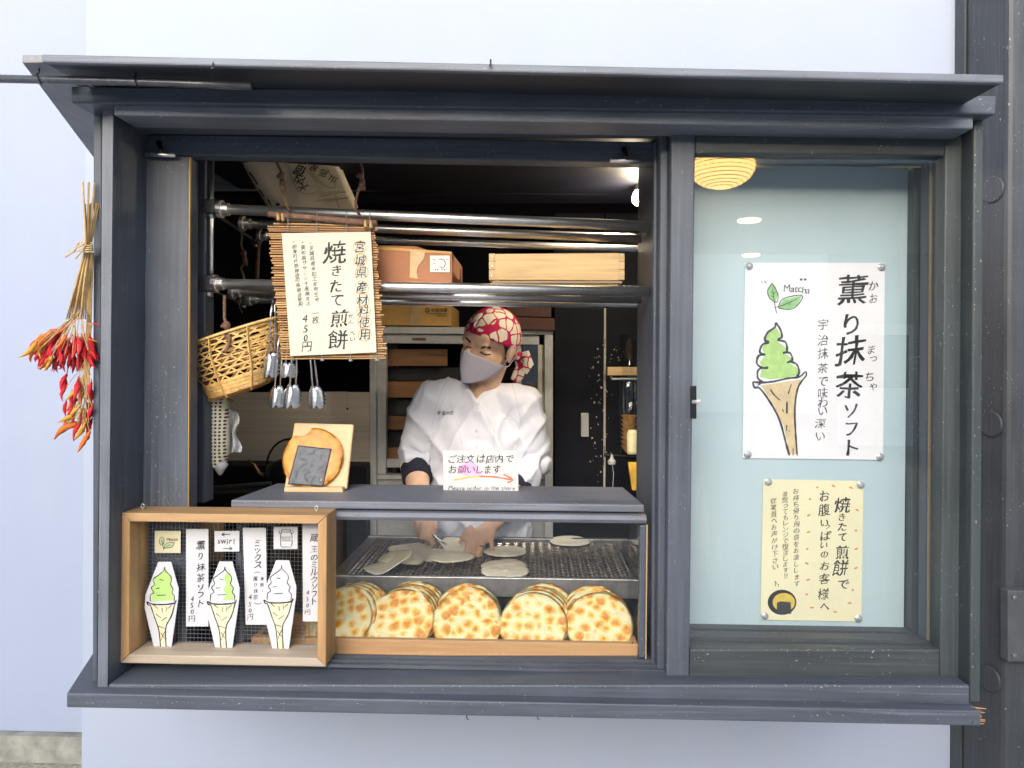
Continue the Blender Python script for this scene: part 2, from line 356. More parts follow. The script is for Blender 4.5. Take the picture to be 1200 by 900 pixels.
# black sliding door leaf right of the worker, with a chipped seam and a switch
dr = thing('black_door', 'black painted door with chipped white seam right of the worker', 'door', (P(690, 570, 1.35).x, 1.35, zf))
MB().quad([(650, 250), (708, 250), (707, 585), (650, 585)], 1.35, .04).build('door_leaf', M_black, dr)
MB().quad([(710, 250), (800, 250), (800, 585), (709, 585)], 1.352, .04).build('door_leaf', M_black, dr)
m_chip, cnt, cb = newmat('chipped_paint'); 
cf = noi(cnt, coords(cnt, (60, 60, 9)), 1, 4, .7); cnt.links.new(ramp(cnt, cf, [(.40, (.02, .02, .03)), (.46, (.62, .56, .45))]), cb.inputs['Base Color'])
MB().quad([(708, 345), (710.4, 345), (709.4, 575), (707, 575)], 1.346, .01).build('chipped_edge', m_chip, dr)
mb = MB(); rr = random.Random(3)
for i in range(70):
    x = rr.gauss(703, 7); y = rr.uniform(400, 568)
    if i < 14: x, y = rr.gauss(722, 4), rr.gauss(418, 8)
    r = rr.uniform(.3, 1.3); mb.prism([P(x + r * math.cos(t) * rr.uniform(.5, 1.2), y + r * math.sin(t) * rr.uniform(.5, 1.6), 1.3485) for t in (0, 5.2, 4.2, 3.1, 2.1, 1)], (0, .001, 0))
chips = mb.build('paint_chips', simple('bare_primer', (.6, .52, .38), .8), dr); chips['kind'] = 'stuff'
sw = MB().rect(681, 484, 690, 512, 1.335, .016).build('switch_plate', M_alu, dr, bevel=.002)
MB().rect(683.6, 495, 686.6, 500, 1.332, .004).build('switch', M_alu, sw)
# steel column at the right edge
col = thing('steel_column', 'dark grey painted steel column with round plugs beside the window bay', 'column', (P(1200, 800, .55).x, .7, 0))
m_col = painted('column_paint', (0.045, 0.05, 0.06), 'z', .8)
xa = P(1127, 300, .72).x; xb = P(1180, 400, .56).x
mb = MB(); pl = [(xa, .72), (xa, .69), (xb, .56), (xb + .35, .56), (xb + .5, .69), (xb + .5, .72)]
mb.prism([(x, y, 0) for x, y in pl], (0, 0, 4.5)).build('shaft', m_col, col, bevel=.012)
box('channel', (xr + .001, .70, 0), (xa - .002, .749, 4.5), M_pVg, col)
nrm = Vector((-.13, -(xb - xa), 0)).normalized()
for yy in (222, 497, 796):
    c = Vector((xa + (xb - xa) * .66, .69 - .13 * .66, P(1167, yy, .6).z)); Mx = frame(c, nrm)
    MB().lathe([(.035, -.004), (.037, .004), (.034, .007), (0.001, .007)], None, 24, Mx).build('plug', m_col, col, smooth=False)
pb = MB().rect(1181, 692, 1240, 776, .525, .034).build('access_plate', simple('plate_grey', (.075, .08, .09), .5), col, bevel=.004)
for bx, by in ((1188, 700), (1188, 768)): MB().lathe([(.007, 0), (.006, .004), (.001, .005)], None, 10, frame(P(bx, by, .525), (0, -1, 0))).build('bolt', M_galv, pb)

# across the street (seen only as reflections in the panes)
opp = thing('opposite_building', 'pale building across the street, mirrored faintly in the glass', 'building', (-3, -16, 0))
m_ob = simple('opposite_render', (0.66, 0.64, 0.60), .85, 0, .1, 1)
box('wall', (-22, -16.5, 0), (3.5, -16, 5.2), m_ob, opp); box('roof', (-22.3, -17, 5.2), (3.8, -15.6, 5.5), simple('roof_slate', (.1, .1, .11), .6), opp)
m_owin = flat('dark_window', (.03, .04, .05), .08)
for i in range(8):
    for j in range(2):
        x = -21 + i * 3.05; z = .9 + j * 2.6
        wd = MB().box((x, -15.98, z), (x + 1.4, -15.96, z + 1.5)).build('window', m_owin, opp)
        MB().box((x - .06, -15.955, z - .08), (x + 1.46, -15.9, z)).build('sill', m_ob, wd)
wb = thing('white_house', 'white house beyond the arcade, mirrored at the sash\'s left edge', 'building', (6, -24, 0))
box('wall', (3.9, -25, 0), (13, -24, 5.6), simple('white_house_render', (.8, .8, .8), .8), wb); box('roof', (3.7, -25.2, 5.6), (13.2, -23.7, 5.8), simple('roof_slate', (.1, .1, .11), .6), wb)
for i in range(1):
    for j in range(2): MB().box((4.4 + i * 1.6, -23.99, 1 + j * 2.4), (5.2 + i * 1.6, -23.97, 2.2 + j * 2.4)).build('window', m_owin, wb)
can = thing('arcade_canopy', 'covered arcade across the street, mirrored in the sliding sash', 'canopy', (4, -8, 0))
m_can = simple('canopy_plaster', (0.62, 0.66, 0.66), .8, 0, .06, 2)
box('ceiling', (1.0, -12.5, 3.75), (10, -5.2, 3.95), m_can, can)
box('beam', (1.0, -5.35, 3.45), (10, -5.2, 3.749), m_can, can); box('back_wall', (5.6, -12.6, 0), (10, -12.4, 3.749), simple('arcade_wall', (.4, .42, .42), .8), can)
for i in range(2):
    dd = MB().box((5.8 + i * 2.1, -12.399, .1), (7.2 + i * 2.1, -12.36, 2.4)).build('shutter', simple('white_shutter', (.75, .77, .78), .6), can)
    MB().box((5.9 + i * 2.1, -12.359, 1.2), (7.1 + i * 2.1, -12.34, 2.2)).build('pane', m_owin, dd)
for x in (1.15, 5.5, 9.8): box('post', (x - .1, -5.38, 0), (x + .1, -5.18, 3.45), m_can, can)
def mirror(px, py, z, Yp=.05):
    """street point at height z that the pane Yp mirrors to the pixel"""
    d = ray(px, py); t = (z - CAM.z) / d.z; p = CAM + d * t; return Vector((p.x, 2 * Yp - p.y, z))
lp = mirror(846, 196, 3.45)
lan = thing('paper_lantern', 'round ribbed paper lantern mirrored in the top of the sash', 'lantern', lp)
m_lan = flat('lantern_paper', (1.0, .62, .2), .7, 2.6)
MB().lathe([(.05, -.2)] + [(.30 * math.sin(math.radians(a)) * (1 + (.02 if i % 2 else 0)), -.2 * math.cos(math.radians(a))) for i, a in enumerate(range(12, 172, 4))], lp, 28).build('shade', m_lan, lan, smooth=False)
for a in range(20, 170, 10): MB().tube([lp + Vector((.303 * math.sin(math.radians(a)) * math.cos(t), .303 * math.sin(math.radians(a)) * math.sin(t), -.2 * math.cos(math.radians(a)))) for t in [i * .2618 for i in range(25)]], .004, 5).build('rib', simple('lantern_rib', (.8, .5, .2), .7), lan)
MB().tube([lp + Vector((0, 0, .19)), Vector((lp.x, lp.y, 3.749))], .008, 6).build('cord', M_black, lan)
for k, (px, py) in enumerate(((878, 257), (880, 298))):
    q = mirror(px, py, 3.73)
    dl = thing('ceiling_light', ('upper', 'lower')[k] + ' of the two flat yellow ceiling lights mirrored in the sash', 'ceiling light', q, 'ceiling lights of the arcade')
    MB().lathe([(.16, -.03), (.17, 0), (.15, .018)], q, 20).build('diffuser', flat('light_cover', (1, .75, .3), .5, 6.0), dl)
    MB().lathe([(.19, -.01), (.19, .019)], q, 20).build('rim', M_alu, dl)
# ------------------------------------------------------------------ the window bay (timber)
bay = thing('window_bay', 'dark stained timber window bay with eave, sill and posts', 'window bay', (0, WY, P(600, 840, -.03).z))
BV = 0.0035
def fq(name, q, Y, depth, mat, parent=None, bevel=BV): return MB().quad(q, Y, depth).build(name, mat, parent or bay, bevel=bevel)
# eave: front board, soffit, beam, left splayed board
A0, A1 = P(48, 63, -.17), P(1177, 87, -.17); th = 10 / pxm(-.17)
zA = A0.z; lt = P(26, 64, -.15); back_l = Vector((-1.33, WY - .001, lt.z))
def slab(name, plan, ztop, t, mat, bevel=BV):
    return MB().prism([(x, y, ztop) for x, y in plan], (0, 0, -t)).build(name, mat, bay, bevel=bevel)
rb = MB(); dz = Vector((0, 0, -th)); bk = Vector((0, .014, 0))
rb.prism([A0, A1, A1 + dz, A0 + dz], bk).build('eave_edge', M_weaH, bay, bevel=BV)
sof_z0, sof_z1 = P(600, 82, -.1).z, P(600, 82, -.1).z
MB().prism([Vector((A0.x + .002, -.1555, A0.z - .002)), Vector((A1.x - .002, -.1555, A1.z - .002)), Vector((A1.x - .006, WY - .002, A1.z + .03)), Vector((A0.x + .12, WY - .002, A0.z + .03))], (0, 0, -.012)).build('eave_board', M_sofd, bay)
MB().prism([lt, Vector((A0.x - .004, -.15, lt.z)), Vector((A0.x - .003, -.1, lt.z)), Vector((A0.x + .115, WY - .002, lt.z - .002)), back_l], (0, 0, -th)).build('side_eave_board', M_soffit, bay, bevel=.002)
fq('eave_beam', [(83, 101), (1168, 112), (1167, 134), (83, 120.5)], -.05, .16, M_pH)
fq('header', [(133, 113), (1141, 127), (1141, 151), (133, 135)], -.036, .08, M_weaH)
# posts
fq('post', [(120, 114), (133, 114), (126, 821), (114, 821)], -.012, .132, M_pV)
MB().quad([(120.3, 122), (132.7, 122), (125.8, 820), (114.3, 820)], -.0135, .001).build('post_face', M_weaV, bay)
fq('post_trim', [(109, 121), (119.6, 121), (113.6, 814), (108, 814)], .012, .05, M_pV)
sx0, sx1 = P(112, 450, .04).x, -1.285
MB().prism([(sx0, .062, P(112, 818, .06).z), (sx0 + .02, .062, P(112, 818, .06).z), (sx1 + .02, WY - .003, P(112, 818, .06).z), (sx1, WY - .003, P(112, 818, .06).z)], (0, 0, P(112, 118, .06).z - P(112, 818, .06).z)).build('side_panel', M_pV, bay)
fq('post', [(1141.3, 128), (1153, 128), (1149, 823), (1137, 823)], -.012, .5, M_pVg)
fq('post_trim', [(1134, 151), (1141, 151), (1136.8, 801), (1128.4, 801)], .016, .2, M_pVg)
# sill: upper board, lower board splayed at left
sl0, sr0 = P(126.4, 802, -.016), P(1136.8, 803, -.016); sb = P(600, 822, -.016).z; szt = (sl0.z + sr0.z) / 2
MB().prism([sl0, Vector((sl0.x, -.016, sb)), Vector((sr0.x, -.016, sb)), sr0], (0, .16, 0)).build('sill', M_pH, bay, bevel=.004)
SZ = szt
ll, lr = P(78, 816, -.045), P(1150, 823.5, -.045); lz1 = P(600, 822.5, -.045).z; lz0 = P(600, 840, -.045).z
MB().prism([(ll.x, -.045, lz1), (lr.x, -.045, lz1), (lr.x, WY - .002, lz1), (-1.23, WY - .002, lz1)], (0, 0, lz0 - lz1)).build('sill_apron', M_pH, bay, bevel=.003)
spl = MB()
for i in range(9):
    x = lr.x + .001; zz = lz0 + (lz1 - lz0) * (i + .5) / 9; spl.tube([(x - .01, -.035 + .004 * (i % 3), zz), (x + rng.uniform(.006, .02), -.035 + .004 * (i % 2), zz + rng.uniform(-.002, .002))], [.002, .0007], 5)
spl.build('splintered_end', wood('raw_splinters', (.55, .3, .12), 'x'), bay)
# runners on the sill and under the header
for y in (.05, .075, .1): box('runner', (sl0.x + .1, y, SZ + .0005), (sr0.x - .02, y + .008, SZ + .007), M_pH, bay)
fq('track', [(137, 138), (1134, 152), (1134, 158), (137, 148)], .05, .03, M_pH); fq('track', [(137, 146), (784, 154), (784, 160), (137, 154)], .09, .02, M_pH)
hzt = P(600, 155, .1).z
MB().prism([(BL, .045, P(135, 128, .045).z), (BR, .045, P(1140, 140, .045).z), (BR, WY - .003, P(1140, 140, .045).z), (BL, WY - .003, P(135, 128, .045).z)], (0, 0, .01)).build('head_board', M_black, bay)
# inner frame of the open half
fq('inner_head', [(168, 157), (771, 166), (771, 191), (168, 181)], .12, .045, M_pH)
fq('inner_stile', [(168, 181.6), (221, 183), (219, 776), (163, 776)], .12, .05, M_pV)
MB().quad([(221.2, 184), (222.9, 184), (220.9, 600), (219.3, 600)], .122, .006).build('bare_edge', wood('bare_yellow_edge', (.42, .27, .10), 'z'), bay)
fq('jamb_lining', [(227, 178), (241, 178), (240, 590), (226, 590)], .235, .05, M_pV)
# divider between the open half and the sash
xp = P(773, 400, .12).x
MB().box((xp, .121, SZ + .001), (xp + .02, .47, P(700, 150, .12).z)).build('partition', M_pV, bay, bevel=.002)
fq('centre_stile', [(774, 157), (783.5, 157), (780, 786), (770.5, 786)], .065, .05, M_pV)
fq('centre_stile', [(766.5, 165), (771, 165), (768, 780), (763.5, 780)], .10, .019, M_pV)
MB().quad([(771.2, 165), (772.3, 165), (769.5, 780), (768.3, 780)], .104, .01).build('bare_edge', wood('worn_edge', (.42, .28, .13), 'z'), bay)
# underside/back closure of the bay so daylight does not leak under the counter
MB().prism([(BL + .02, .146, SZ - .02), (BR - .02, .146, SZ - .02), (BR - .02, WY + .1, SZ - .02), (BL + .02, WY + .1, SZ - .02)], (0, 0, -.02)).build('bay_floor', M_pH, bay)
# panel behind the sash and its stepped lining
PY = .18
m_panel, pnt, pbs = newmat('pale_blue_panel'); pv = coords(pnt); pf = noi(pnt, pv, 2.2, 4); ps = noi(pnt, coords(pnt, (20, 20, 1.5)), 1, 4, .7)
pc = ramp(pnt, pf, [(.3, (.46, .61, .67)), (.7, (.55, .69, .74))]); pc = mixc(pnt, ramp(pnt, ps, [(.6, 0.0), (.75, .25)]), pc, (.75, .82, .84))
pnt.links.new(pc, pbs.inputs['Base Color']); pbs.inputs['Roughness'].default_value = .3
MB().quad([(790, 190), (1064, 197), (1059, 744), (790, 744)], PY, .01).build('back_panel', m_panel, bay)
xj = P(1103, 450, .06).x; zj1 = P(1000, 183, .06).z; zj0 = P(1000, 757, .06).z
for i, (y0, y1, dx, mt) in enumerate(((.075, .098, .0, M_pVg), (.0985, .104, -.004, wood('worn_strip', (.4, .3, .17), 'z')), (.1045, .135, -.006, M_pV), (.1355, .15, .004, M_pVg), (.1505, .179, -.012, M_pVg))):
    MB().box((xj + dx, y0, zj0 - .0), (xj + .05, y1, zj1)).build('lining_strip', mt, bay)
    MB().box((xp + .03, y0, zj1 - dx - .0 + (.012 if i in (0, 3) else 0)), (xj + .05, y1, zj1 + .05)).build('lining_head', M_pHg if i != 1 else M_pH, bay)
    MB().box((xp + .03, y0, zj0 - .03), (xj + .05, y1, zj0 - (.008 if i in (0, 3) else 0))).build('lining_sill', M_pHg, bay)
# hooks and screws on the header
def screw_hook(px, py, Y, parent, mat, r=.008):
    c = P(px, py, Y); pts = [c + Vector((0, .012, r)), c + Vector((0, -.004, r))] + [c + Vector((r * .8 * math.sin(t), -.006, r * math.cos(t))) for t in [i * .5 for i in range(0, 9)]]
    return MB().tube(pts, .0016, 6).build('screw_hook', mat, parent, smooth=True)
m_whook = simple('zinc_hook', (.7, .7, .68), .3, .6, .1, 80)
for px, py in ((895, 137), (1031, 136)): screw_hook(px, py, -.012, bay, m_whook)
for px, py in ((136, 121), (640, 133)): MB().tube([P(px, py, .0), P(px, py + 1, -.018), P(px + 5, py + 7, -.02)], .0014, 5).build('nail', M_blackmetal, bay)
for px, py in ((250, 76), (575, 73)): MB().tube([P(px, py - 3, -.168), P(px, py + 3, -.178), P(px - 2, py + 4, -.176)], .0018, 5).build('nail', M_blackmetal, bay)
for px, py in ((547, 842), (630, 842), (1139, 846)): MB().tube([P(px, py - 5, -.04), P(px, py, -.045), P(px + 2, py + 1.5, -.045)], .001, 5).build('nail', M_blackmetal, bay)
for px, py, w in ((188, 181, 17), (733, 188, 18)):
    ct = MB().tube([P(px - w, py, .105), P(px + w, py + 1, .105)], .005, 8).build('catch_bar', M_steel, bay, smooth=True)
    MB().tube([P(px - 2, py - 14, .115), P(px + 1, py - 6, .105), P(px, py, .105)], [.006, .004, .004], 8).build('catch_knob', M_blackmetal, ct, smooth=True)

# sliding sash with its pane
sash = thing('sliding_sash', 'closed dark timber sliding window sash with large glass pane', 'window', P(960, 796, .03))
fq('stile', [(787, 150), (815, 150.5), (808, 795), (781, 795)], .03, .035, M_pV, sash)
fq('stile', [(1108, 153), (1134, 153), (1128, 797), (1101.5, 797)], .03, .035, M_pVg, sash)
fq('top_rail', [(815.2, 151), (1107.8, 154), (1107.6, 182.5), (814.8, 179.5)], .0315, .032, M_pHg, sash)
fq('bottom_rail', [(808.5, 761), (1101.6, 761), (1101.3, 794), (808, 794)], .0315, .032, M_pHg, sash)
MB().quad([(812, 177), (1110, 180), (1104, 764), (806, 764)], .048, .003).build('pane', M_glass, sash)
lk = MB().rect(809.5, 452, 816.5, 491, .022, .008).build('lock', M_blackmetal, sash, bevel=.002)
MB().tube([P(812, 471, .024), P(817, 471, .016), P(821, 470, .014)], .004, 8).build('lock_knob', m_whook, lk)
# dark rod under the eave
rod = thing('curtain_rod', 'long dark round rod slung below the left end of the eave', 'rod', P(150, 98, -.12))
MB().tube([P(-60, 91, -.12), P(100, 94.5, -.12), P(200, 97.5, -.12), P(295, 101, -.12)], .0078, 12).build('pole', simple('rod_steel', (.10, .105, .12), .35, .5, .2, 60), rod, smooth=True)
for px in (48, 161):
    y = 93 + (px - 40) * .032
    c = P(px, y, -.12); MB().tube([c + Vector((0, .01, .045)), c + Vector((0, -.004, .03))] + [c + Vector((.002 * math.sin(2 * t), -.0098 * math.cos(t), -.0098 * math.sin(t) + .002)) for t in [-1.2 + i * .4 for i in range(12)]], .0014, 6).build('wire_tie', M_blackmetal, rod)
# ------------------------------------------------------------------ display case and counter
CZ = (P(271, 588, .12).z + P(755, 588, .12).z) / 2                         # counter height
case = thing('display_case', 'glass fronted cracker display case under the dark counter top', 'display case', P(510, 775, .13))
xc0, xc1 = P(271, 588, .115).x, P(755, 588, .115).x
MB().prism([(xc0, .112, CZ), (xc1, .112, CZ), (xc1 - .018, .35, CZ), (xc0 + .02, .35, CZ)], (0, 0, -.017)).build('counter_top', M_counter, case, bevel=.003)
rz1, rz0 = CZ - .021, P(600, 613.5, .105).z
mb = MB()
prof = [(.125, rz1), (.108, rz1 - .002), (.103, (rz1 + rz0) / 2), (.108, rz0 + .003), (.125, rz0)]
n = len(prof); mb.add([(xc0 + .01, y, z) for y, z in prof] + [(xc1 + .004, y, z) for y, z in prof], [tuple(range(n)), tuple(range(2 * n - 1, n - 1, -1))] + [(i, (i + 1) % n, n + (i + 1) % n, n + i) for i in range(n)])
mb.build('top_rail', M_counter, case, bevel=.001)
MB().box((xc0 + .01, .125, rz1 - .02), (xc1 - .004, .14, rz1)).build('rail_back', M_pH, case)
xs0, xs1 = P(749, 690, .115).x, P(757, 690, .115).x
box('corner_stile', (xs0, .11, SZ + .008), (xs1, .135, rz0 - .001), M_pV, case, BV)
MB().quad([(757.6, 615), (759, 615), (757.4, 776), (756, 776)], .111, .01).build('bare_edge', wood('worn_case_edge', (.5, .36, .2), 'z'), case)
box('corner_stile', (xc0 + .012, .11, SZ + .008), (xc0 + .03, .135, rz0 - .001), M_pV, case, BV)
MB().box((xc0 + .031, .118, SZ + .009), (xs0 - .001, .121, rz0 + .004)).build('front_pane', M_caseglass, case)
MB().box((xs0 + .004, .136, SZ + .009), (xs0 + .007, .33, rz0)).build('side_pane', M_caseglass, case)
# tray with the cracker stacks
tz0, tz1 = P(570, 776, .14).z, P(570, 750.5, .14).z
tx0, tx1 = xc0 + .04, P(747, 760, .14).x
tray = thing('cracker_tray', 'long cedar tray holding rows of toasted crackers behind the glass', 'tray', ((tx0 + tx1) / 2, .2, tz0))
box('front_board', (tx0, .135, tz0), (tx1, .15, tz1), M_tray, tray, .001); box('back_board', (tx0, .325, tz0), (tx1, .333, tz1 - .012), M_tray, tray)
for x in (tx0, tx1 - .012): box('end_board', (x, .1505, tz0), (x + .012, .3245, tz1 - .003), M_tray, tray)
box('bottom_board', (tx0 + .0125, .1505, tz0), (tx1 - .0125, .3245, tz0 + .006), M_tray, tray)
nl = P(741, 753.5, .134); MB().lathe([(.002, 0), (.0015, .001)], None, 8, frame(nl, (0, -1, 0))).build('nail', M_blackmetal, tray)

m_cr, nt, b = newmat('toasted_cracker')
v = coords(nt, rnd=True); jit = N(nt, 'ShaderNodeTexNoise'); jit.inputs['Scale'].default_value = 30; nt.links.new(v, jit.inputs['Vector'])
jv = N(nt, 'ShaderNodeVectorMath', operation='SCALE'); jv.inputs['Scale'].default_value = .02; nt.links.new(jit.outputs['Color'], jv.inputs[0])
av = N(nt, 'ShaderNodeVectorMath', operation='ADD'); nt.links.new(v, av.inputs[0]); nt.links.new(jv.outputs[0], av.inputs[1])
vo = N(nt, 'ShaderNodeTexVoronoi', voronoi_dimensions='2D'); vo.inputs['Scale'].default_value = 37; vo.inputs['Randomness'].default_value = .6; nt.links.new(av.outputs[0], vo.inputs['Vector'])
pr = N(nt, 'ShaderNodeSeparateColor'); nt.links.new(vo.outputs['Color'], pr.inputs[0])
sub = N(nt, 'ShaderNodeMath', operation='MULTIPLY_ADD'); nt.links.new(pr.outputs[0], sub.inputs[0]); sub.inputs[1].default_value = .42; nt.links.new(vo.outputs['Distance'], sub.inputs[2])
big = noi(nt, v, 14, 2)
sb2 = N(nt, 'ShaderNodeMath', operation='MULTIPLY_ADD'); nt.links.new(big, sb2.inputs[0]); sb2.inputs[1].default_value = -.62; nt.links.new(sub.outputs[0], sb2.inputs[2])
c = ramp(nt, sb2.outputs[0], [(0.0, (.66, .22, .008)), (.10, (.80, .36, .015)), (.22, (.84, .54, .10)), (.36, (.83, .69, .30)), (.6, (.84, .75, .46))])
fine = noi(nt, v, 130, 4, .6); c = mixc(nt, ramp(nt, fine, [(.4, 0.0), (.75, .4)]), c, (.86, .78, .55))
nt.links.new(c, b.inputs['Base Color']); b.inputs['Roughness'].default_value = .62; bump(nt, b, noi(nt, v, 60, 5, .65), .9, .005)
def cracker_mesh(seed, R=.082, th=.0045, wav=.004, blis=.006, flatb=False):
    rr = random.Random(seed); mb = MB(); NR, NA = 12, 44; ph = rr.uniform(0, 99)
    bl = [(rr.uniform(-.9, .9) * R, rr.uniform(-.9, .9) * R, rr.uniform(.005, .011), rr.uniform(.3, 1)) for _ in range(26)]
    def hgt(x, y):
        z = wav * noise.noise(Vector((x * 14, y * 14, ph))) + .0012 * noise.noise(Vector((x * 60, y * 60, ph)))
        for a, c_, r, k in bl: z += blis * k * math.exp(-((x - a) ** 2 + (y - c_) ** 2) / (r * r))
        return z
    for side in (1, -1):
        k = len(mb.v); mb.v.append(Vector((0, 0, hgt(0, 0) + side * th)))
        for i in range(1, NR + 1):
            for j in range(NA):
                t = 2 * math.pi * j / NA; r = R * i / NR * (1 + .018 * noise.noise(Vector((math.cos(t) * 1.6, math.sin(t) * 1.6, ph)))) ; x, y = r * math.cos(t), r * math.sin(t)
                e = math.sqrt(max(0, 1 - (i / NR) ** 6)); mb.v.append(Vector((x, y, (hgt(x, y) if side > 0 else wav * noise.noise(Vector((x * 14, y * 14, ph)))) * (.35 + .65 * e) + side * th * (e if i < NR else 0))))
        for j in range(NA):
            q = (k, k + 1 + j, k + 1 + (j + 1) % NA); mb.f.append(q if side > 0 else q[::-1])
        for i in range(NR - 1):
            for j in range(NA):
                a = k + 1 + i * NA; q = (a + j, a + NA + j, a + NA + (j + 1) % NA, a + (j + 1) % NA); mb.f.append(q if side > 0 else q[::-1])
    me = mb.mesh('rice_cracker', True); bm = bmesh.new(); bm.from_mesh(me); bmesh.ops.remove_doubles(bm, verts=bm.verts, dist=.0003); bm.to_mesh(me); bm.free(); return me
CM = [cracker_mesh(i) for i in range(6)]
for me in CM: me.materials.append(m_cr)
ords = ('front', 'second', 'third', 'fourth', 'fifth', 'rearmost'); stk_n = ('leftmost stack, half hidden by the menu box', 'second stack from the left', 'middle stack', 'fourth stack from the left', 'rightmost stack')
zb = tz0 + .006; lean = math.radians(45); k = 0
for si, (cx, top, n, dx) in enumerate(((392, 697, 5, 4.0), (466, 697, 6, 2.2), (546, 695, 5, -.6), (625, 697, 6, 2.4), (704, 693, 5, -1.0))):
    for i in range(n):
        Yc = .178 + i * .0118; ln = lean + rng.uniform(-.03, .03) + .015 * i
        c = P(cx + dx * i, 730, .18); R = .082
        nz = Vector((rng.uniform(-.06, .06) - .012 * dx, -math.cos(ln), math.sin(ln)))
        cc = Vector((c.x, Yc + R * math.sin(ln) * .55, zb + R * math.cos(ln) + .0015 + rng.uniform(0, .001) + .002 * i))
        o = inst('rice_cracker', CM[k % 6], None, frame(cc, nz) @ Matrix.Rotation(rng.uniform(0, 6.28), 4, 'Z') @ S(*[rng.uniform(.975, 1.015)] * 2, 1)); k += 1
        tag(o, f'{ords[i] if i < n - 1 else "rearmost"} toasted round rice cracker of the {stk_n[si]}', 'rice cracker', 'toasted crackers in the display case')

# grill with woven wire top
GZ = P(570, 678, .34).z; gy1 = H(600, 633, GZ).y; gx0 = H(398, 679, GZ).x; gx1 = P(752, 690, .34).x + .02
grill = thing('charcoal_grill', 'long grill with dark woven wire top behind the display glass', 'grill', ((gx0 + gx1) / 2, .55, SZ - .05))
gm = simple('grill_steel', (.33, .33, .34), .4, .8, .2, 40)
box('front_rail', (gx0 - .03, .335, GZ - .045), (gx1, .35, GZ + .004), gm, grill, .002); box('back_rail', (gx0 - .03, gy1, GZ - .04), (gx1, gy1 + .02, GZ + .006), gm, grill, .002)
box('end_rail', (gx0 - .03, .3505, GZ - .04), (gx0, gy1 - .0005, GZ + .004), gm, grill, .002); box('end_rail', (gx1 - .02, .3505, GZ - .04), (gx1, gy1 - .0005, GZ + .004), gm, grill)
box('fire_box', (gx0, .351, SZ - .018), (gx1 - .021, gy1 - .001, GZ - .025), M_blackmetal, grill)
mb = MB(); st = .0125
nx = int((gx1 - gx0 - .02) / st); ny = int((gy1 - .351) / st)
for i in range(nx):
    x = gx0 + .003 + i * st; mb.tube([(x + .0035 * (j % 2), .352 + j * st, GZ - .006 + .0012 * ((i + j) % 2)) for j in range(ny)], .0019, 4, False)
for j in range(ny):
    y = .352 + j * st; mb.tube([(gx0 + .003 + i * st, y + .0035 * (i % 2), GZ - .0055 - .0012 * ((i + j) % 2)) for i in range(nx)], .0013, 4, False)
wmesh = mb.build('wire_mesh', simple('sooty_wire', (.5, .48, .46), .3, .9, .5, 90), grill, fix=False); wmesh['kind'] = 'stuff'

# raw crackers on the grill
m_raw, nt, b = newmat('raw_cracker'); v = coords(nt, rnd=True); nt.links.new(ramp(nt, noi(nt, v, 40, 4), [(.3, (.86, .83, .66)), (.7, (.95, .92, .78))]), b.inputs['Base Color'])
b.inputs['Roughness'].default_value = .55; bump(nt, b, noi(nt, v, 60, 3), .25, .002); b.inputs['Subsurface Weight'].default_value = 0.0
RM = [cracker_mesh(20 + i, .064, .0034, .005, .0016) for i in range(3)]
for me in RM: me.materials.append(m_raw)
raw = [(480, 643, 0, 0, 'lying flat at the back left of the grill'), (508, 650, .02, 0, 'half under the one held in tongs'), (529, 661, -.03, .02, 'pressed flat by the worker\'s fingers'),
       (592, 646, 0, 0, 'right of the worker\'s hand at the back of the grill'), (591, 663, 0, 0, 'overlapped by another at the right front of the grill'), (592, 670, .05, .003, 'nearest the glass at the right, lapped over its neighbour'), (668, 634, 0, 0, 'far right at the back of the grill')]
for i, (px, py, tilt, up, ds) in enumerate(raw):
    p = H(px, py, GZ + .001); o = inst('raw_cracker', RM[i % 3], None, T(p.x, p.y, GZ + .0012 + up) @ Matrix.Rotation(tilt, 4, 'X') @ Matrix.Rotation(i * 1.3, 4, 'Z'))
    tag(o, 'pale unbaked round rice cracker ' + ds, 'rice cracker', 'raw crackers on the grill')
def curled(seed, bend, th=.0022, R=.064):
    me = cracker_mesh(seed, R, th, .006, .001)
    for vv in me.vertices: x = vv.co.x / R; vv.co.z += bend[0] * x * x + bend[1] * x * x * x + bend[2] * math.sin(3.2 * x) + bend[3] * (vv.co.y / R) ** 2
    me.materials.append(m_raw); return me
for (px, py, rz, bend, up, ds, sd_) in ((455, 664, .25, (.014, .02, .012, .004), .012, 'curling up in a wave at the left front of the grill', 31), (470, 655, -.1, (-.026, -.004, .0, -.014), .030, 'puffed into a dome at the left of the grill', 32)):
    p = H(px, py, GZ + .01); me = curled(sd_, bend); o = inst('raw_cracker', me, None, T(p.x, p.y, GZ) @ Matrix.Rotation(rz, 4, 'Z'))
    lo = min(vv.co.z for vv in me.vertices); o.matrix_basis = T(p.x, p.y, GZ + .001 - lo) @ Matrix.Rotation(rz, 4, 'Z')
    tag(o, 'pale rice cracker ' + ds, 'rice cracker', 'raw crackers on the grill')
me = cracker_mesh(40, .06, .003, .003, .001); me.materials.append(m_raw)
hc = P(540, 642, .60); o = inst('raw_cracker', me, None, frame(hc, (.32, -.28, .9)) @ S(1, .8, 1)); tag(o, 'pale rice cracker gripped by the worker\'s tongs above the grill', 'rice cracker', 'raw crackers on the grill')

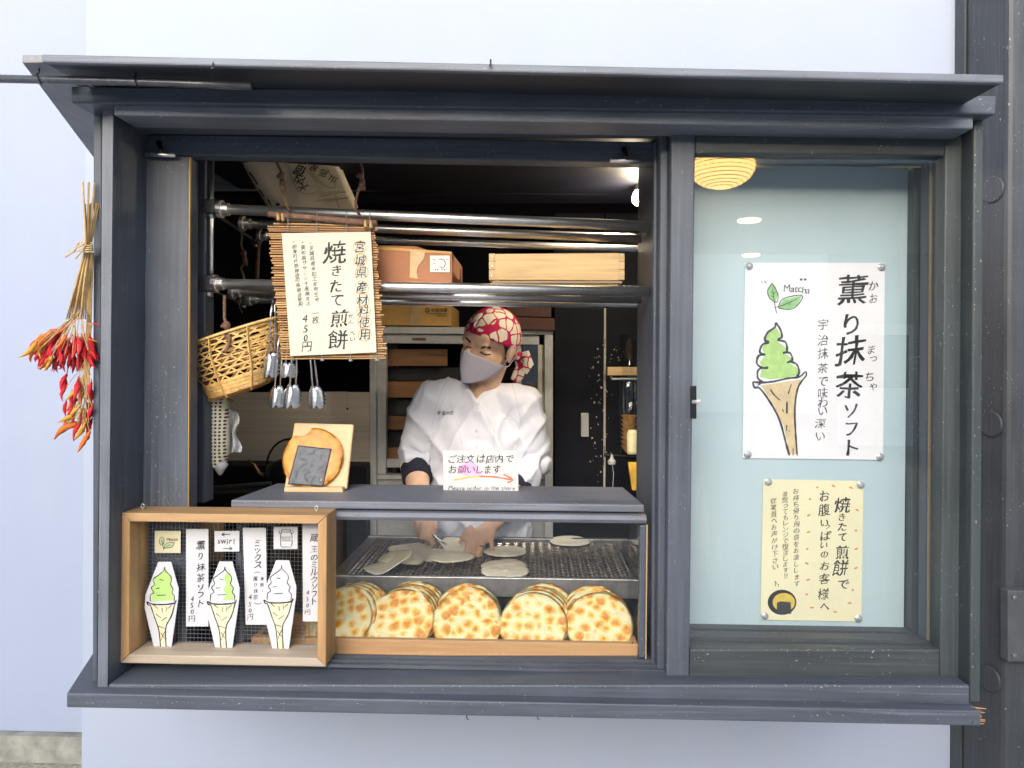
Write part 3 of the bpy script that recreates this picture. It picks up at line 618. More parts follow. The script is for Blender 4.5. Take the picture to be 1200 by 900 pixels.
# ------------------------------------------------------------------ pipe rack
rack = thing('pipe_rack', 'two tier stainless pipe rack hung across the opening', 'rack', P(260, 340, .25))
ends = {(0, 0): ((258, 245), (760, 265)), (0, 1): ((284, 262), (760, 280)), (0, 2): ((304, 276), (760, 292.5)), (1, 0): ((252, 332.5), (760, 341.5)), (1, 1): ((272, 342), (760, 351)), (1, 2): ((292, 351), (760, 357.5))}
RYs = (.25, .42, .58); RR = (.0125, .0115, .0105)
for (lv, k), (a, e) in ends.items():
    A = P(*a, RYs[k]); E_ = P(*e, RYs[k]); pp = MB().tube([A, E_], RR[k], 18).build('pipe', M_steel, rack, smooth=True)
    d = (E_ - A).normalized(); MB().tube([A - d * .004, A + d * .006, A + d * .007, A + d * .022], [RR[k] * 1.75, RR[k] * 1.75, RR[k] * 1.3, RR[k] * 1.25], 18).build('collar', M_steel, pp)
for (x, y, Y, r) in ((247, 243, .25, .017), (300, 281, .62, .014), (244, 333, .25, .019), (285, 352, .62, .014)):
    c = P(x, y, Y); j = MB().box(c - Vector((r, r, r * 1.05)), c + Vector((r, r, r * 1.05))).build('joint', M_castiron, rack, bevel=.005)
    MB().lathe([(r * .55, -r * 1.6), (r * .62, -r * 1.5), (r * .62, -r * 1.04)], c, 10).build('bolt', M_galv, j)
for a, e, Y, r in (((248, 180), (247, 333), .25, .0055), ((303, 282), (300, 352), .62, .006)): MB().tube([P(*a, Y), P(*e, Y)], r, 10).build('upright', M_steel if Y < .3 else M_rust, rack, smooth=True)
for a, e in (((247, 247), (300, 283)), ((244, 338), (285, 356))): MB().tube([P(*a, .25), P(*e, .62)], .007, 4, flat=.5).build('side_bar', M_castiron if a[1] < 300 else M_rust, rack)
MB().tube([P(248, 180, .25), P(248, 150, .25)], .006, 8).build('hanger', M_rust, rack)
for i, (a, e) in enumerate((((233, 178), (241, 330)), ((239, 180), (243, 245)))):
    tag(MB().tube([P(*a, .30), P((a[0] + e[0]) / 2 + 1, (a[1] + e[1]) / 2, .3), P(*e, .30)], .004, 8).build('bamboo_stick', simple('bamboo_yellow', (.62, .40, .10), .5, 0, .25, 50), smooth=True), ('long' , 'short')[i] + ' thin yellow bamboo stick hanging beside the rack', 'stick', 'bamboo sticks')

# ------------------------------------------------------------------ boxes on the rack and cabinet
m_card = simple('brown_carton', (.42, .185, .095), .75, 0, .12, 12, .1); m_card2 = simple('tan_carton', (.64, .38, .12), .75, 0, .1, 12, .1); m_tape = simple('kraft_tape', (.55, .37, .17), .35, 0, .12, 25)
bx = thing('cardboard_box', 'red brown cardboard box with torn tape on the pipe rack', 'box', P(490, 333, .32), 'boxes')
MB().quad([(436, 291), (530, 296), (530, 333), (436, 332)], .30, .26).build('carton', m_card, bx, bevel=.002)
MB().quad([(436, 288.5), (529, 295), (529, 297.6), (436, 292)], .2985, .24).build('flap', m_card2, bx); MB().quad([(444, 287.6), (487, 288.5), (505, 294.2), (444, 290)], .32, .18).build('flap', m_card, bx)
MB().quad([(481, 293), (498, 294.6), (497, 303), (490, 312), (488, 318), (490, 327), (480, 325)], .2975, .001).build('tape', m_tape, bx)
lb = MB().rect(504, 299.5, 527, 319, .2972, .001).build('paper_label', simple('label_paper', (.8, .79, .74), .7, 0, .05, 40), bx)
ik = Ink(.2972); ik.stroke([(514, 304), (519, 304), (522, 309), (519, 314), (515, 312)], 1); [ik.ellipse(x, 316, .8, .9, 6) for x in (510, 513, 518, 521)]; ik.stroke([(507, 304), (511, 305)], .8); ik.stroke([(507, 309), (510, 309)], .7); ik.stroke([(523, 304), (525, 304)], .8)
ik.build('print', M_ink, lb)
cr = thing('wooden_crate', 'shallow pale wooden crate lying on the pipe rack', 'crate', P(652, 335, .32))
cy = .28
for j, (y0, y1) in enumerate(((297, 328),)): MB().quad([(580, y0 + .5), (725, y0 - .5), (725, y1 + .5), (580, y1)], cy, .012).build('front_board', M_crate, cr, bevel=.001)
for a, b_ in ((573, 580), (725, 732)):
    for y0, y1 in ((297, 306), (306.3, 316), (316.3, 328)): MB().quad([(a, y0), (b_, y0), (b_, y1), (a, y1)], cy - .001, .26).build('corner_joint', M_crate, cr, bevel=.001)
MB().quad([(577, 329), (729, 329), (729, 332), (577, 332)], cy + .003, .25).build('base_slat', wood('crate_grey', (.33, .25, .15), 'x'), cr); MB().quad([(584, 332.3), (724, 332.3), (724, 334.8), (584, 334.8)], cy + .01, .24).build('base_slat', M_crate, cr)
MB().quad([(578, 300), (727, 300), (727, 327), (578, 327)], cy + .24, .012).build('back_board', M_crate, cr)
for x, y in ((576.5, 300), (576.5, 312), (576, 323), (728.5, 299), (728.5, 310), (728.5, 323)): MB().lathe([(.003, 0), (.002, .001)], None, 8, frame(P(x, y, cy - .001), (0, -1, 0))).build('nail', M_galv, cr)

# cabinet behind the worker
KY = 1.12
cab = thing('glazed_cabinet', 'pale aluminium framed cabinet with wooden trays behind the worker', 'cabinet', P(540, 575, KY))
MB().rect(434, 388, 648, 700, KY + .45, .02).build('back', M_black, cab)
MB().quad([(431, 382.5), (648, 384), (648, 392), (431, 391)], KY, .44).build('top_rail', M_alu, cab, bevel=.003); MB().quad([(440, 391.5), (632, 393), (632, 404), (440, 402)], KY + .015, .03).build('top_track', M_alu, cab, bevel=.002)
MB().rect(483, 396, 499, 399, KY + .013, .002).build('name_plate', M_rust, cab)
MB().rect(433, 391.5, 441, 700, KY, .44).build('stile', M_alu, cab, bevel=.003); MB().rect(441.5, 403, 452.5, 556, KY + .02, .03).build('door_stile', M_alu, cab, bevel=.003)
MB().rect(638, 392.5, 648, 700, KY, .44).build('stile', M_alu, cab, bevel=.003); MB().rect(630, 404, 637.5, 556, KY + .02, .03).build('door_stile', simple('cabinet_cream', (.62, .58, .48), .5), cab, bevel=.003)
MB().rect(604, 404, 611, 556, KY + .03, .03).build('door_stile', simple('cabinet_cream', (.62, .58, .48), .5), cab, bevel=.003)
MB().rect(441, 538, 612, 548, KY + .03, .02).build('door_rail', M_alu, cab, bevel=.002); MB().rect(441, 556.5, 638, 562, KY + .01, .05).build('bottom_track', M_alu, cab, bevel=.002); MB().rect(441, 563, 638, 700, KY + .02, .02).build('plinth', M_alu, cab)
MB().rect(611, 404, 630, 556, KY + .04, .003).build('pane', M_glass, cab)
for i, (y0, y1, x1) in enumerate(((409, 429, 524), (447, 466, 560), (487.5, 503.5, 560), (524.5, 538, 560))):
    tr = tag(MB().rect(448, y0, x1, y1, KY + .08, .012).build('tray_front', wood('tray_brown%d' % i, (.34, .17, .07), 'x', .35), None, bevel=.002), ('topmost', 'second from top', 'third from top', 'lowest')[i] + ' brown wooden tray front inside the glazed cabinet', 'tray', 'wooden trays in the cabinet')
for (y0, y1) in ((430.5, 446), (467, 486.5), (504.5, 523)): MB().rect(448, y0, 606, y1, KY + .12, .01).build('shelf_shadow_board', simple('shadow_dark_board', (.03, .03, .034), .6), cab)  # dark boards added to stand for the shade between the trays
tb = thing('cardboard_box', 'flat tan cardboard box with printed side on top of the cabinet', 'box', P(490, 382, KY), 'boxes')
MB().quad([(440, 356), (528, 357), (528, 382), (440, 381)], KY + .0, .3).build('carton', m_card2, tb, bevel=.002); MB().rect(481, 356.5, 492, 379, KY - .002, .001).build('tape', m_tape, tb)
ik = Ink(KY - .0022); ik.col('中部商事', 507, 363.5, 522, 363.5, 5.2, .02); ik.stroke([(498.5, 363.5), (500.5, 361.2), (502.8, 363.5), (500.5, 366), (498.5, 363.5)], 1.2); ik.stroke([(500, 367.6), (524, 367.8)], .7); ik.stroke([(511, 370), (524, 370.2)], .6); ik.build('print', M_ink, tb)
for i, (q, m) in enumerate((([(592, 371), (650, 373), (650, 387), (592, 386)], M_redwood), ([(594, 358), (646, 359.5), (646, 372), (594, 370.5)], wood('dark_red_plank', (.075, .028, .018), 'x')))):
    tag(MB().quad(q, KY - .02 + i * .01, .3).build('wood_block', m, bevel=.002), ('lower', 'upper')[i] + ' dark red brown wooden block stacked on the cabinet', 'block', 'wooden blocks on the cabinet')
# stainless splashback with folded seam
SY = 1.22
spb = thing('splashback', 'warm stainless steel splashback behind the hanging tongs', 'splashback', P(330, 570, SY))
m_ss, nt, b = newmat('brushed_steel'); v = coords(nt, (2, 60, 90)); g = noi(nt, v, 1, 4, .7); nt.links.new(ramp(nt, g, [(.3, (.66, .57, .45)), (.7, (.82, .73, .60))]), b.inputs['Base Color'])
b.inputs['Metallic'].default_value = .12; b.inputs['Roughness'].default_value = .34; bump(nt, b, noi(nt, coords(nt, (1.2, 1, 7)), 1, 2), .5, .02)
MB().quad([(236, 460), (406, 459), (406, 640), (236, 640)], SY, .01).build('panel', m_ss, spb); MB().quad([(407, 459.5), (434, 459.5), (434, 640), (407, 640)], SY + .002, .01).build('panel', m_ss, spb)
MB().rect(404, 459, 407.5, 640, SY - .006, .006).build('seam', m_ss, spb, bevel=.002)
for y in (479, 540): MB().lathe([(.004, 0), (.003, .002)], None, 8, frame(P(407, y, SY - .006), (0, -1, 0))).build('rivet', M_blackmetal, spb)
MB().rect(236, 640, 434, 800, SY, .01).build('lower_panel', M_black, spb)
# stove and kettle at the left
stv = thing('stove', 'low black stove partly hidden behind the counter at left', 'stove', P(285, 640, .95))
box('body', (P(238, 600, .85).x, .80, .75), (P(395, 600, .85).x, 1.18, P(280, 575, .85).z), M_blackmetal, stv, .01)
MB().tube([P(241, 572, .8), P(318, 566, .8)], .006, 8).build('rim_bar', M_castiron, stv)
box('dark_block', (P(236, 550, 1.12).x, 1.05, .75), (P(434, 550, 1.12).x, 1.19, P(330, 546, 1.05).z), M_black, stv, .006)  # black block added for the darkness mirrored low in the splashback
kt = thing('kettle', 'black iron kettle with brass spout behind the cracker stand', 'kettle', P(338, 572, .92)); kc = Vector((P(340, 572, .95).x, .95, P(280, 575, .85).z + .001))
MB().lathe([(.05, 0), (.075, .01), (.085, .04), (.075, .075), (.04, .09), (.012, .095), (.012, .11), (.002, .112)], kc, 24).build('body', M_blackmetal, kt, smooth=True)
MB().tube([kc + Vector((.08 * math.cos(t), 0, .07 + .09 * math.sin(t))) for t in [math.pi * i / 12 for i in range(13)]], .006, 8, flat=.6).build('handle', M_blackmetal, kt, smooth=True)
MB().tube([kc + Vector((-.07, -.01, .03)), kc + Vector((-.10, -.02, .045)), kc + Vector((-.115, -.025, .075)), kc + Vector((-.135, -.03, .09))], [.009, .007, .005, .004], 10).build('spout', simple('old_brass', (.30, .22, .10), .35, .9, .2, 60), kt, smooth=True)
# small shelf at the right with cone sleeve
shf = thing('wall_shelf', 'narrow pale wooden shelf bracket by the right partition', 'shelf', P(730, 443, .95))
MB().quad([(712, 430), (760, 430), (760, 440), (712, 440)], .95, .04).build('bracket', M_crate, shf, bevel=.002); MB().tube([P(716, 442, .94), P(717, 444, .92), P(760, 444, .92)], .004, 8).build('wire_bar', M_galv, shf)
MB().tube([P(708, 533, .95), P(760, 537, .95)], .006, 8).build('lower_bar', M_blackmetal, shf)
MB().lathe([(.012, -.02), (.014, -.01), (.006, 0), (.004, .012)], P(717, 537, .94), 12).build('knob', M_alu, shf); MB().tube([P(717, 541, .94), P(719, 555, .94), P(718, 572, .94)], .0012, 5).build('cord', M_alu, shf)
sv = thing('cone_dispenser', 'clear plastic tube filled with stacked waffle cones by the partition', 'dispenser', P(735, 533, .93)); bc = P(737, 531, .97)
MB().lathe([(.035, .0), (.035, .40)], bc, 24).build('tube', M_plastic, sv, smooth=True)
m_waf = simple('waffle_cone', (.55, .30, .11), .7, 0, .3, 90, .5)
for i in range(8): MB().lathe([(.012, .002), (.026, .024), (.028, .026), (.022, .026)], bc + Vector((0, 0, .001 + i * .0145)), 16).build('waffle_cone', m_waf, sv)
tag(MB().lathe([(.001, 0), (.016, .0), (.018, .008), (.018, .066), (.013, .078), (.001, .079)], P(741, 532, .86), 20).build('plastic_bottle', simple('cream_plastic', (.82, .76, .42), .4), smooth=True), 'small cream plastic bottle peeking past the right partition', 'bottle')
pkt = tag(MB().prism([P(736, 542, .84), P(748, 542, .84), P(748, 575, .84), P(741, 575, .84)][::-1], (0, .02, 0)).build('snack_packet', simple('orange_green_packet', (.75, .42, .05), .4, 0, .3, 30), bevel=.004), 'orange packet at the foot of the right partition', 'packet')
# bulb
bl = thing('light_bulb', 'small lit warm bulb at the top right of the opening', 'bulb', P(744, 232, .62)); bp = P(747, 232, .62)
MB().lathe([(.004, -.022), (.014, -.014), (.017, 0), (.012, .014), (.007, .022)], bp, 14).build('globe', flat('bulb_glass', (1, .72, .3), .3, 14), bl, smooth=True); MB().lathe([(.009, .022), (.009, .05)], bp, 12).build('socket', M_blackmetal, bl)
MB().tube([bp + Vector((0, 0, .05)), bp + Vector((0, .05, .3))], .002, 5).build('cord', M_blackmetal, bl)
pl_ = bpy.data.lights.new('bulb_light', 'POINT'); pl_.energy = 2.8; pl_.color = (1, .84, .62); pl_.shadow_soft_size = .02
plo = bpy.data.objects.new('bulb_light', pl_); C.objects.link(plo); plo.location = bp + Vector((0, -.03, -.03)); plo.parent = bl; plo.matrix_parent_inverse = WORLD[bl.name].inverted()
# ------------------------------------------------------------------ signs
m_paper = simple('white_paper', (.86, .87, .91), .75, 0, .03, 6, .04, bdist=.01); m_cream = simple('cream_paper', (.88, .84, .56), .75, 0, .04, 6, .04); m_pale = simple('laminated_cream', (.56, .55, .46), .4, 0, .03, 6); m_cardp = simple('card_stock', (.60, .61, .65), .6, 0, .03, 6)
m_lam = simple('laminate_edge', (.62, .63, .66), .25, 0, .05, 30); m_green = simple('leaf_green_wash', (.30, .60, .22), .7, 0, .15, 60); m_lime = simple('matcha_wash', (.42, .66, .20), .7, 0, .12, 60); m_tan = simple('cone_wash', (.70, .55, .30), .7, 0, .12, 60)
m_pin = simple('clear_pin', (.5, .53, .56), .15, .3, .2, 200); m_orange = simple('orange_wash', (.75, .30, .08), .7, 0, .2, 60); m_pk = simple('cone_pale_wash', (.74, .68, .45), .7, 0, .1, 60)
def paper(name, label, q, Y, mat, group=None, th=.0008, cat='poster', curl=0):
    p = thing(name, label, cat, (P(*q[3], Y) + P(*q[2], Y)) / 2, group)
    MB().quad(q, Y, th).build('sheet', mat, p); return p
def zz(zx, zy, k): return lambda x, y: (zx + x / k, zy + y / k)
# white poster
PYP = PY - .004; k = 3.4636; Z = zz(850, 290, k); args = (850, 290, k)
p1 = paper('poster', 'large white handwritten poster with green soft ice cream drawing', [Z(80, 62), Z(648, 62), Z(640, 862), Z(70, 855)], PYP, m_paper)
Ink(PYP, *args).poly([(155, 395), (168, 345), (200, 318), (232, 362), (215, 385), (250, 410), (240, 430), (272, 450), (262, 470), (295, 490), (300, 515), (260, 528), (180, 535), (140, 525), (150, 490), (140, 465), (160, 440), (150, 410)]).build('matcha_cream', m_lime, p1, .0003)
Ink(PYP, *args).poly([(145, 560), (310, 535), (290, 590), (285, 700), (290, 840), (262, 840), (235, 720), (190, 630)]).build('cone', m_tan, p1, .0003)
lf = Ink(PYP, *args); lf.poly([(190, 145), (172, 175), (178, 205), (205, 222), (213, 190), (205, 160)]); lf.poly([(215, 245), (235, 210), (312, 195), (290, 235), (255, 252)]); lf.build('leaves', m_green, p1, .0003)
ik = Ink(PYP, *args)
ik.stroke([(205, 305), (200, 325), (172, 345), (160, 375), (175, 385), (150, 395), (140, 425), (160, 435), (135, 440), (128, 470), (150, 488), (175, 487)], 11).stroke([(150, 488), (132, 500), (132, 530), (150, 545)], 10)
ik.stroke([(205, 305), (222, 330), (230, 362), (215, 375), (245, 385), (250, 420), (235, 428), (262, 428), (272, 455), (250, 468)], 11).stroke([(262, 462), (290, 475), (300, 505), (290, 525)], 11)
ik.stroke([(112, 545), (140, 548), (190, 545), (250, 532), (300, 525), (325, 505), (328, 520), (305, 550), (292, 580), (282, 650), (285, 750), (292, 845)], 9).stroke([(112, 545), (118, 568), (140, 572), (180, 625), (220, 700), (245, 790), (260, 845)], 10)
ik.stroke([(130, 560), (145, 552)], 6).stroke([(182, 575), (200, 600), (222, 620)], 7).stroke([(268, 555), (255, 595)], 6).stroke([(250, 625), (250, 675)], 9).stroke([(232, 655), (236, 668)], 5).stroke([(250, 720), (248, 745)], 6).stroke([(262, 745), (258, 745)], 5).stroke([(275, 815), (275, 845)], 5).stroke([(195, 548), (180, 541)], 4)
ik.stroke([(190, 145), (172, 175), (180, 205), (208, 222), (213, 190), (190, 145)], 5).stroke([(192, 165), (198, 215), (208, 268)], 4).stroke([(215, 245), (235, 208), (312, 195), (290, 237), (255, 252), (215, 245)], 5).stroke([(198, 245), (240, 232), (290, 210)], 4)
for a, b_ in (((185, 180), (196, 188)), ((184, 195), (198, 203)), ((205, 178), (196, 190)), ((245, 225), (255, 215)), ((262, 220), (272, 212)), ((258, 236), (262, 225))): ik.stroke([a, b_], 3)
ik.stroke([(145, 135), (152, 145)], 4).stroke([(158, 135), (166, 145)], 4).ellipse(308, 130, 6, 5, 8).ellipse(324, 130, 6, 5, 8)
for ch, x, y in zip('Matcha', (250, 272, 288, 302, 320, 336), (165, 172, 170, 172, 172, 178)): ik.char(ch, x, y, 40 if ch != 'M' else 38, .02)
ik.chars([('薫', 517, 170, 122), ('り', 512, 312, 92), ('抹', 510, 420, 128), ('茶', 505, 560, 112), ('ソ', 510, 664, 68), ('フ', 510, 738, 72), ('ト', 517, 812, 78)], .03)
ik.chars([('か', 602, 155, 42), ('お', 602, 207, 42), ('ま', 594, 415, 42), ('っ', 602, 452, 40), ('ち', 584, 525, 46), ('ゃ', 600, 566, 40)], .012); ik.chars([(c, 396 - 10 * (i > 7), y, 46) for i, (c, y) in enumerate(zip('宇治抹茶で味わい深い', (312, 376, 430, 490, 545, 592, 630, 664, 714, 766)))], .012)
ik.build('lettering', M_ink, p1, .0006)
def pins(pts, Y, parent):
    for x, y in pts: MB().lathe([(.0085, 0), (.0085, .003), (.005, .005), (.003, .009), (.001, .0095)], None, 16, frame(P(x, y, Y), (0, -1, 0))).build('pin', m_pin, parent, smooth=False)
pins([Z(96, 76), Z(633, 80), Z(90, 840), Z(627, 850)], PYP, p1)
# yellow poster
k = 4.735; Z = zz(870, 550, k); args = (870, 550, k)
p2 = paper('poster', 'smaller pale yellow handwritten poster with cracker doodle below the white one', [Z(115, 55), Z(672, 65), Z(660, 845), Z(100, 835)], PYP, m_cream)
o1 = Ink(PYP, *args)
for i, (x, y) in enumerate(((415, 100), (505, 92), (603, 102), (375, 165), (368, 255), (367, 348), (360, 442), (357, 522), (365, 613), (357, 694), (385, 767), (637, 226), (630, 340), (632, 442), (630, 548), (612, 670), (595, 742), (515, 791))): o1.ellipse(x, y, 12 if i % 3 else 8, 5, 10, rng.uniform(-.6, .6))
o1.build('sesame_marks', m_orange, p2, .0004)
Ink(PYP, *args).ellipse(220, 738, 80, 70).build('black_ring', M_ink, p2, .0003); Ink(PYP, *args).ellipse(230, 738, 62, 52).build('yellow_cracker', simple('yellow_wash', (.78, .58, .09), .7, 0, .15, 60), p2, .0005); Ink(PYP, *args).poly([(192, 740), (215, 732), (268, 738), (272, 800), (225, 805), (190, 790)]).build('seaweed', simple('seaweed_wash', (.03, .03, .032), .7, 0, .5, 300), p2, .0007)
ik = Ink(PYP, *args); ik.chars([('焼', 556, 197, 90), ('き', 552, 265, 50), ('た', 556, 318, 58), ('て', 556, 378, 56), ('煎', 555, 460, 84), ('餅', 545, 546, 96), ('で', 560, 640, 68)], .028)
ik.chars([('お', 455, 148, 62), ('腹', 455, 225, 66), ('い', 455, 298, 52), ('っ', 470, 318, 40), ('ぱ', 462, 368, 60), ('い', 452, 422, 46), ('の', 455, 474, 48), ('お', 458, 535, 54), ('客', 455, 608, 64), ('様', 450, 692, 68), ('へ', 456, 762, 58)], .024)
ik.col('お持ち帰り用の袋をお渡しします', 297, 122, 302, 634, 36, .012).col('湿気ってもレンジで復活します‼', 238, 138, 240, 592, 35, .012).col('従業員へお声がけ下さい', 172, 175, 184, 542, 37, .012).stroke([(178, 620), (186, 630), (182, 650)], 5).stroke([(198, 636), (203, 652)], 5)
ik.build('lettering', M_ink, p2, .0006); pins([Z(142, 70), Z(655, 86), Z(122, 812), Z(642, 826)], PYP, p2)

# reed blind sign
k = 4.74; Z = zz(310, 240, k); args = (310, 240, k); RY = .222
reed = thing('reed_sign', 'split reed blind hung from the rack as backing for the price sheet', 'sign', P(388, 420, RY))
m_reed = [wood('reed%d' % i, c_, 'x', .3, 1, True, .5) for i, c_ in enumerate(((.52, .30, .11), (.42, .21, .075), (.60, .38, .16), (.34, .17, .07)))]
rme = []
for i in range(4):
    me = MB().tube([(-.5, 0, 0), (-.2, 0, .0006), (.2, 0, -.0005), (.5, 0, 0)], .0032, 6, flat=.8).mesh('slat', False); me.materials.append(m_reed[i]); rme.append(me)
ns = 56
for i in range(ns):
    t = (i + .5) / ns; xl = 20 + 70 * t + rng.uniform(-8, 12) + (20 if i == 0 else 0); xr_ = 612 + 62 * t + rng.uniform(-10, 14); y = 98 + (860 - 98) * t
    yl, yr = y + rng.uniform(-2, 2) + 2, y + rng.uniform(-2, 2) + (14 * (1 - t) - 2)
    a, e = P(*Z(xl, yl), RY + rng.uniform(0, .002)), P(*Z(xr_, yr), RY + rng.uniform(0, .002)); L = (e - a).length
    xx = (e - a).normalized(); zx = Vector((0, 0, 1)); zx = (zx - xx * zx.dot(xx)).normalized(); yx = zx.cross(xx); c = (a + e) / 2
    M_ = Matrix(((xx.x * L, yx.x, zx.x, c.x), (xx.y * L, yx.y, zx.y, c.y), (xx.z * L, yx.z, zx.z, c.z), (0, 0, 0, 1)))
    inst('slat', rme[rng.choice((0, 0, 1, 2, 3))], reed, M_ @ S(1, 1, rng.uniform(.75, 1.1)))
MB().tube([P(*Z(22, 52), RY - .008), P(*Z(200, 66), RY - .008), P(*Z(400, 86), RY - .008), P(*Z(624, 104), RY - .008)], [.0075, .007, .0078, .0082], 10).build('hanging_stick', simple('bark_twig', (.22, .12, .085), .8, 0, .4, 60, .5), reed, smooth=True)
for x in (75, 100, 560, 590): MB().tube([P(*Z(x, 56 + x * .083 - 12), RY - .012), P(*Z(x + 1, 62 + x * .083 + 14), RY - .017), P(*Z(x, 56 + x * .083 + 22), RY - .008)], .004, 6).build('binding', simple('straw_binding', (.5, .34, .15), .8), reed)
for x0, x1 in ((130, 160), (290, 320), (455, 478), (585, 622)): MB().tube([P(*Z(x0, 40), RY - .012), P(*Z(x0, 100), RY - .010), P(*Z(x0, 150), RY - .009), P(*Z(x1, 850), RY - .006), P(*Z(x1 + 2, 866), RY - .006)], .0011, 5).build('cord', simple('grey_cord', (.25, .25, .26), .8), reed)
for x, y in ((320, 862), (478, 864), (625, 862)): MB().ell(T(*P(*Z(x, y), RY - .009)) @ S(.005, .003, .003), 8, 6).build('cord_knot', simple('grey_cord', (.25, .25, .26), .8), reed)
SYp = RY - .0105
sh = paper('price_sheet', 'laminated cream price sheet with brush lettering on the reed blind', [Z(95, 158), Z(590, 150), Z(622, 820), Z(143, 840)], SYp, m_pale, cat='sign')
Ik = Ink(SYp, *args)
for i, (x, y) in enumerate(((532, 235), (533, 308), (540, 375), (540, 458), (545, 530), (550, 592), (555, 652), (556, 722))): Ik.stroke([(x + 36 * math.cos(t) + rng.uniform(-3, 3), y + 35 * math.sin(t)) for t in [j * .72 + i for j in range(9)]], 5, sub=4)
Ik.build('orange_rings', m_orange, sh, .0003)
ik = Ink(SYp, *args); ik.chars([(c_, x, y, 66) for c_, x, y in zip('宮城県産材料使用', (530, 533, 540, 540, 545, 550, 553, 556), (232, 308, 378, 460, 530, 590, 655, 722))], .014)
ik.chars([('焼', 390, 265, 125), ('き', 398, 366, 72), ('た', 398, 452, 78), ('て', 402, 530, 78), ('煎', 418, 632, 100), ('餅', 408, 748, 115)], .028); ik.chars([('せ', 479, 618, 30), ('ん', 480, 650, 30), ('べ', 487, 712, 34), ('い', 490, 746, 34)], .01)
ik.col('・宮城県産米加工使用生地', 257, 212, 290, 525, 27, .008).col('・東松島ササニシキ産醸造の', 210, 208, 243, 550, 27, .008).col('・加美町片野醸造町熟醤油使用', 163, 206, 198, 552, 27, .008)
ik.chars([('一', 282, 602, 42), ('枚', 284, 640, 44), ('4', 225, 632, 62), ('5', 228, 690, 56), ('0', 229, 740, 52), ('円', 235, 788, 62)], .014); ik.build('lettering', M_ink, sh, .0006)

# ordering sign on the counter
k = 3.6; Z = zz(440, 340, k); args = (440, 340, k); OY = .275
od = thing('counter_sign', 'white order here card with red arrow standing on the counter', 'sign', P(563, 583, OY))
MB().quad([Z(284, 676), Z(601, 676), Z(604, 872), Z(286, 872)], OY, .006).build('card', simple('white_board', (.60, .60, .60), .5, 0, .03, 10), od, bevel=.001)
MB().quad([Z(420, 780), Z(470, 780), Z(500, 868), Z(400, 868)], OY + .0062, .03).build('prop', M_alu, od)
Ink(OY, *args).poly([(345, 770), (350, 745), (372, 730), (405, 722), (425, 735), (432, 755), (450, 770), (452, 785), (400, 788)]).build('pink_wash', simple('pink_wash', (.85, .45, .72), .7, 0, .15, 70), od, .0003)
Ink(OY, *args).stroke([(330, 802), (390, 790), (440, 786)], 9).build('arrow_tail', simple('amber_wash', (.85, .52, .12), .7, 0, .15, 60), od, .0004); Ink(OY, *args).stroke([(438, 786), (500, 788), (572, 800)], 8).stroke([(540, 776), (578, 800), (556, 812)], 8).build('arrow_head', simple('red_orange_wash', (.80, .16, .06), .7, 0, .15, 60), od, .0005)
od_a = ik = Ink(OY, *args); ik.chars([(c_, x, 712, 38) for c_, x in zip('ご注文は店内で', (326, 362, 400, 446, 484, 522, 566))], .02); ik.chars([(c_, x, 757, 38) for c_, x in zip('お願いします', (326, 366, 404, 440, 474, 512))], .02)
od_a.build('lettering', M_ink, od, .0006); ik = Ink(OY, *args); x = 308
for ch in 'Please order in the store':
    wd = {' ': 9, 'l': 6, 'i': 7, 't': 9, 'P': 13}.get(ch, 12.6)
    if ch != ' ': ik.char(ch, x + wd / 2, 838 - (4 if ch in 'Pldth' else 0), 24 if ch != 'P' else 26, .014, .1)
    x += wd
ik.build('lettering', M_ink, od, .0006)

# wooden menu box with wire back
k = 4.0926; Z = zz(130, 580, k); args = (130, 580, k); BY0, BY1 = .035, .112
mbx = thing('menu_box', 'shallow wooden frame box with wire back holding ice cream menu cards', 'box', P(262, 792, .07))
c00, c10, c11, c01 = P(*Z(48, 92), BY0), P(*Z(1034, 92), BY0), P(*Z(1030, 858), BY0), P(*Z(46, 862), BY0); t_ = .0185
bx0, bx1, bz1, bz0 = (c00.x + c01.x) / 2, (c10.x + c11.x) / 2, (c00.z + c10.z) / 2, SZ + .0075
def mplank(name, pts, m): return MB().prism(pts, (0, BY1 - BY0, 0)).build(name, m, mbx, bevel=.0018)
V3 = lambda x, z: Vector((x, BY0, z))
mplank('top_plank', [V3(bx0, bz1), V3(bx0 + t_, bz1 - t_), V3(bx1 - t_, bz1 - t_), V3(bx1, bz1)], M_boxwood); mplank('bottom_plank', [V3(bx0, bz0), V3(bx1, bz0), V3(bx1 - t_, bz0 + t_), V3(bx0 + t_, bz0 + t_)], M_boxgrey)
mplank('side_plank', [V3(bx0 - .0005, bz0), V3(bx0 + t_, bz0 + t_ + .0005), V3(bx0 + t_, bz1 - t_ - .0005), V3(bx0 - .0005, bz1)], M_boxwoodV); mplank('side_plank', [V3(bx1 + .0005, bz0), V3(bx1 + .0005, bz1), V3(bx1 - t_, bz1 - t_ - .0005), V3(bx1 - t_, bz0 + t_ + .0005)], M_boxwoodV)
mb = MB(); sp = .0087; x = bx0 + t_ + .003
while x < bx1 - t_: mb.tube([(x, BY1 - .004, bz0 + t_ + .0003), (x + rng.uniform(-.001, .001), BY1 - .0035, (bz0 + bz1) / 2), (x, BY1 - .004, bz1 - t_ - .0003)], .00055, 4, False); x += sp
z = bz0 + t_ + .003
while z < bz1 - t_: mb.tube([(bx0 + t_ + .0003, BY1 - .005, z), ((bx0 + bx1) / 2, BY1 - .0046, z + rng.uniform(-.001, .001)), (bx1 - t_ - .0003, BY1 - .005, z)], .00055, 4, False); z += sp
mw = mb.build('wire_mesh', M_galv, mbx, fix=False); mw['kind'] = 'stuff'
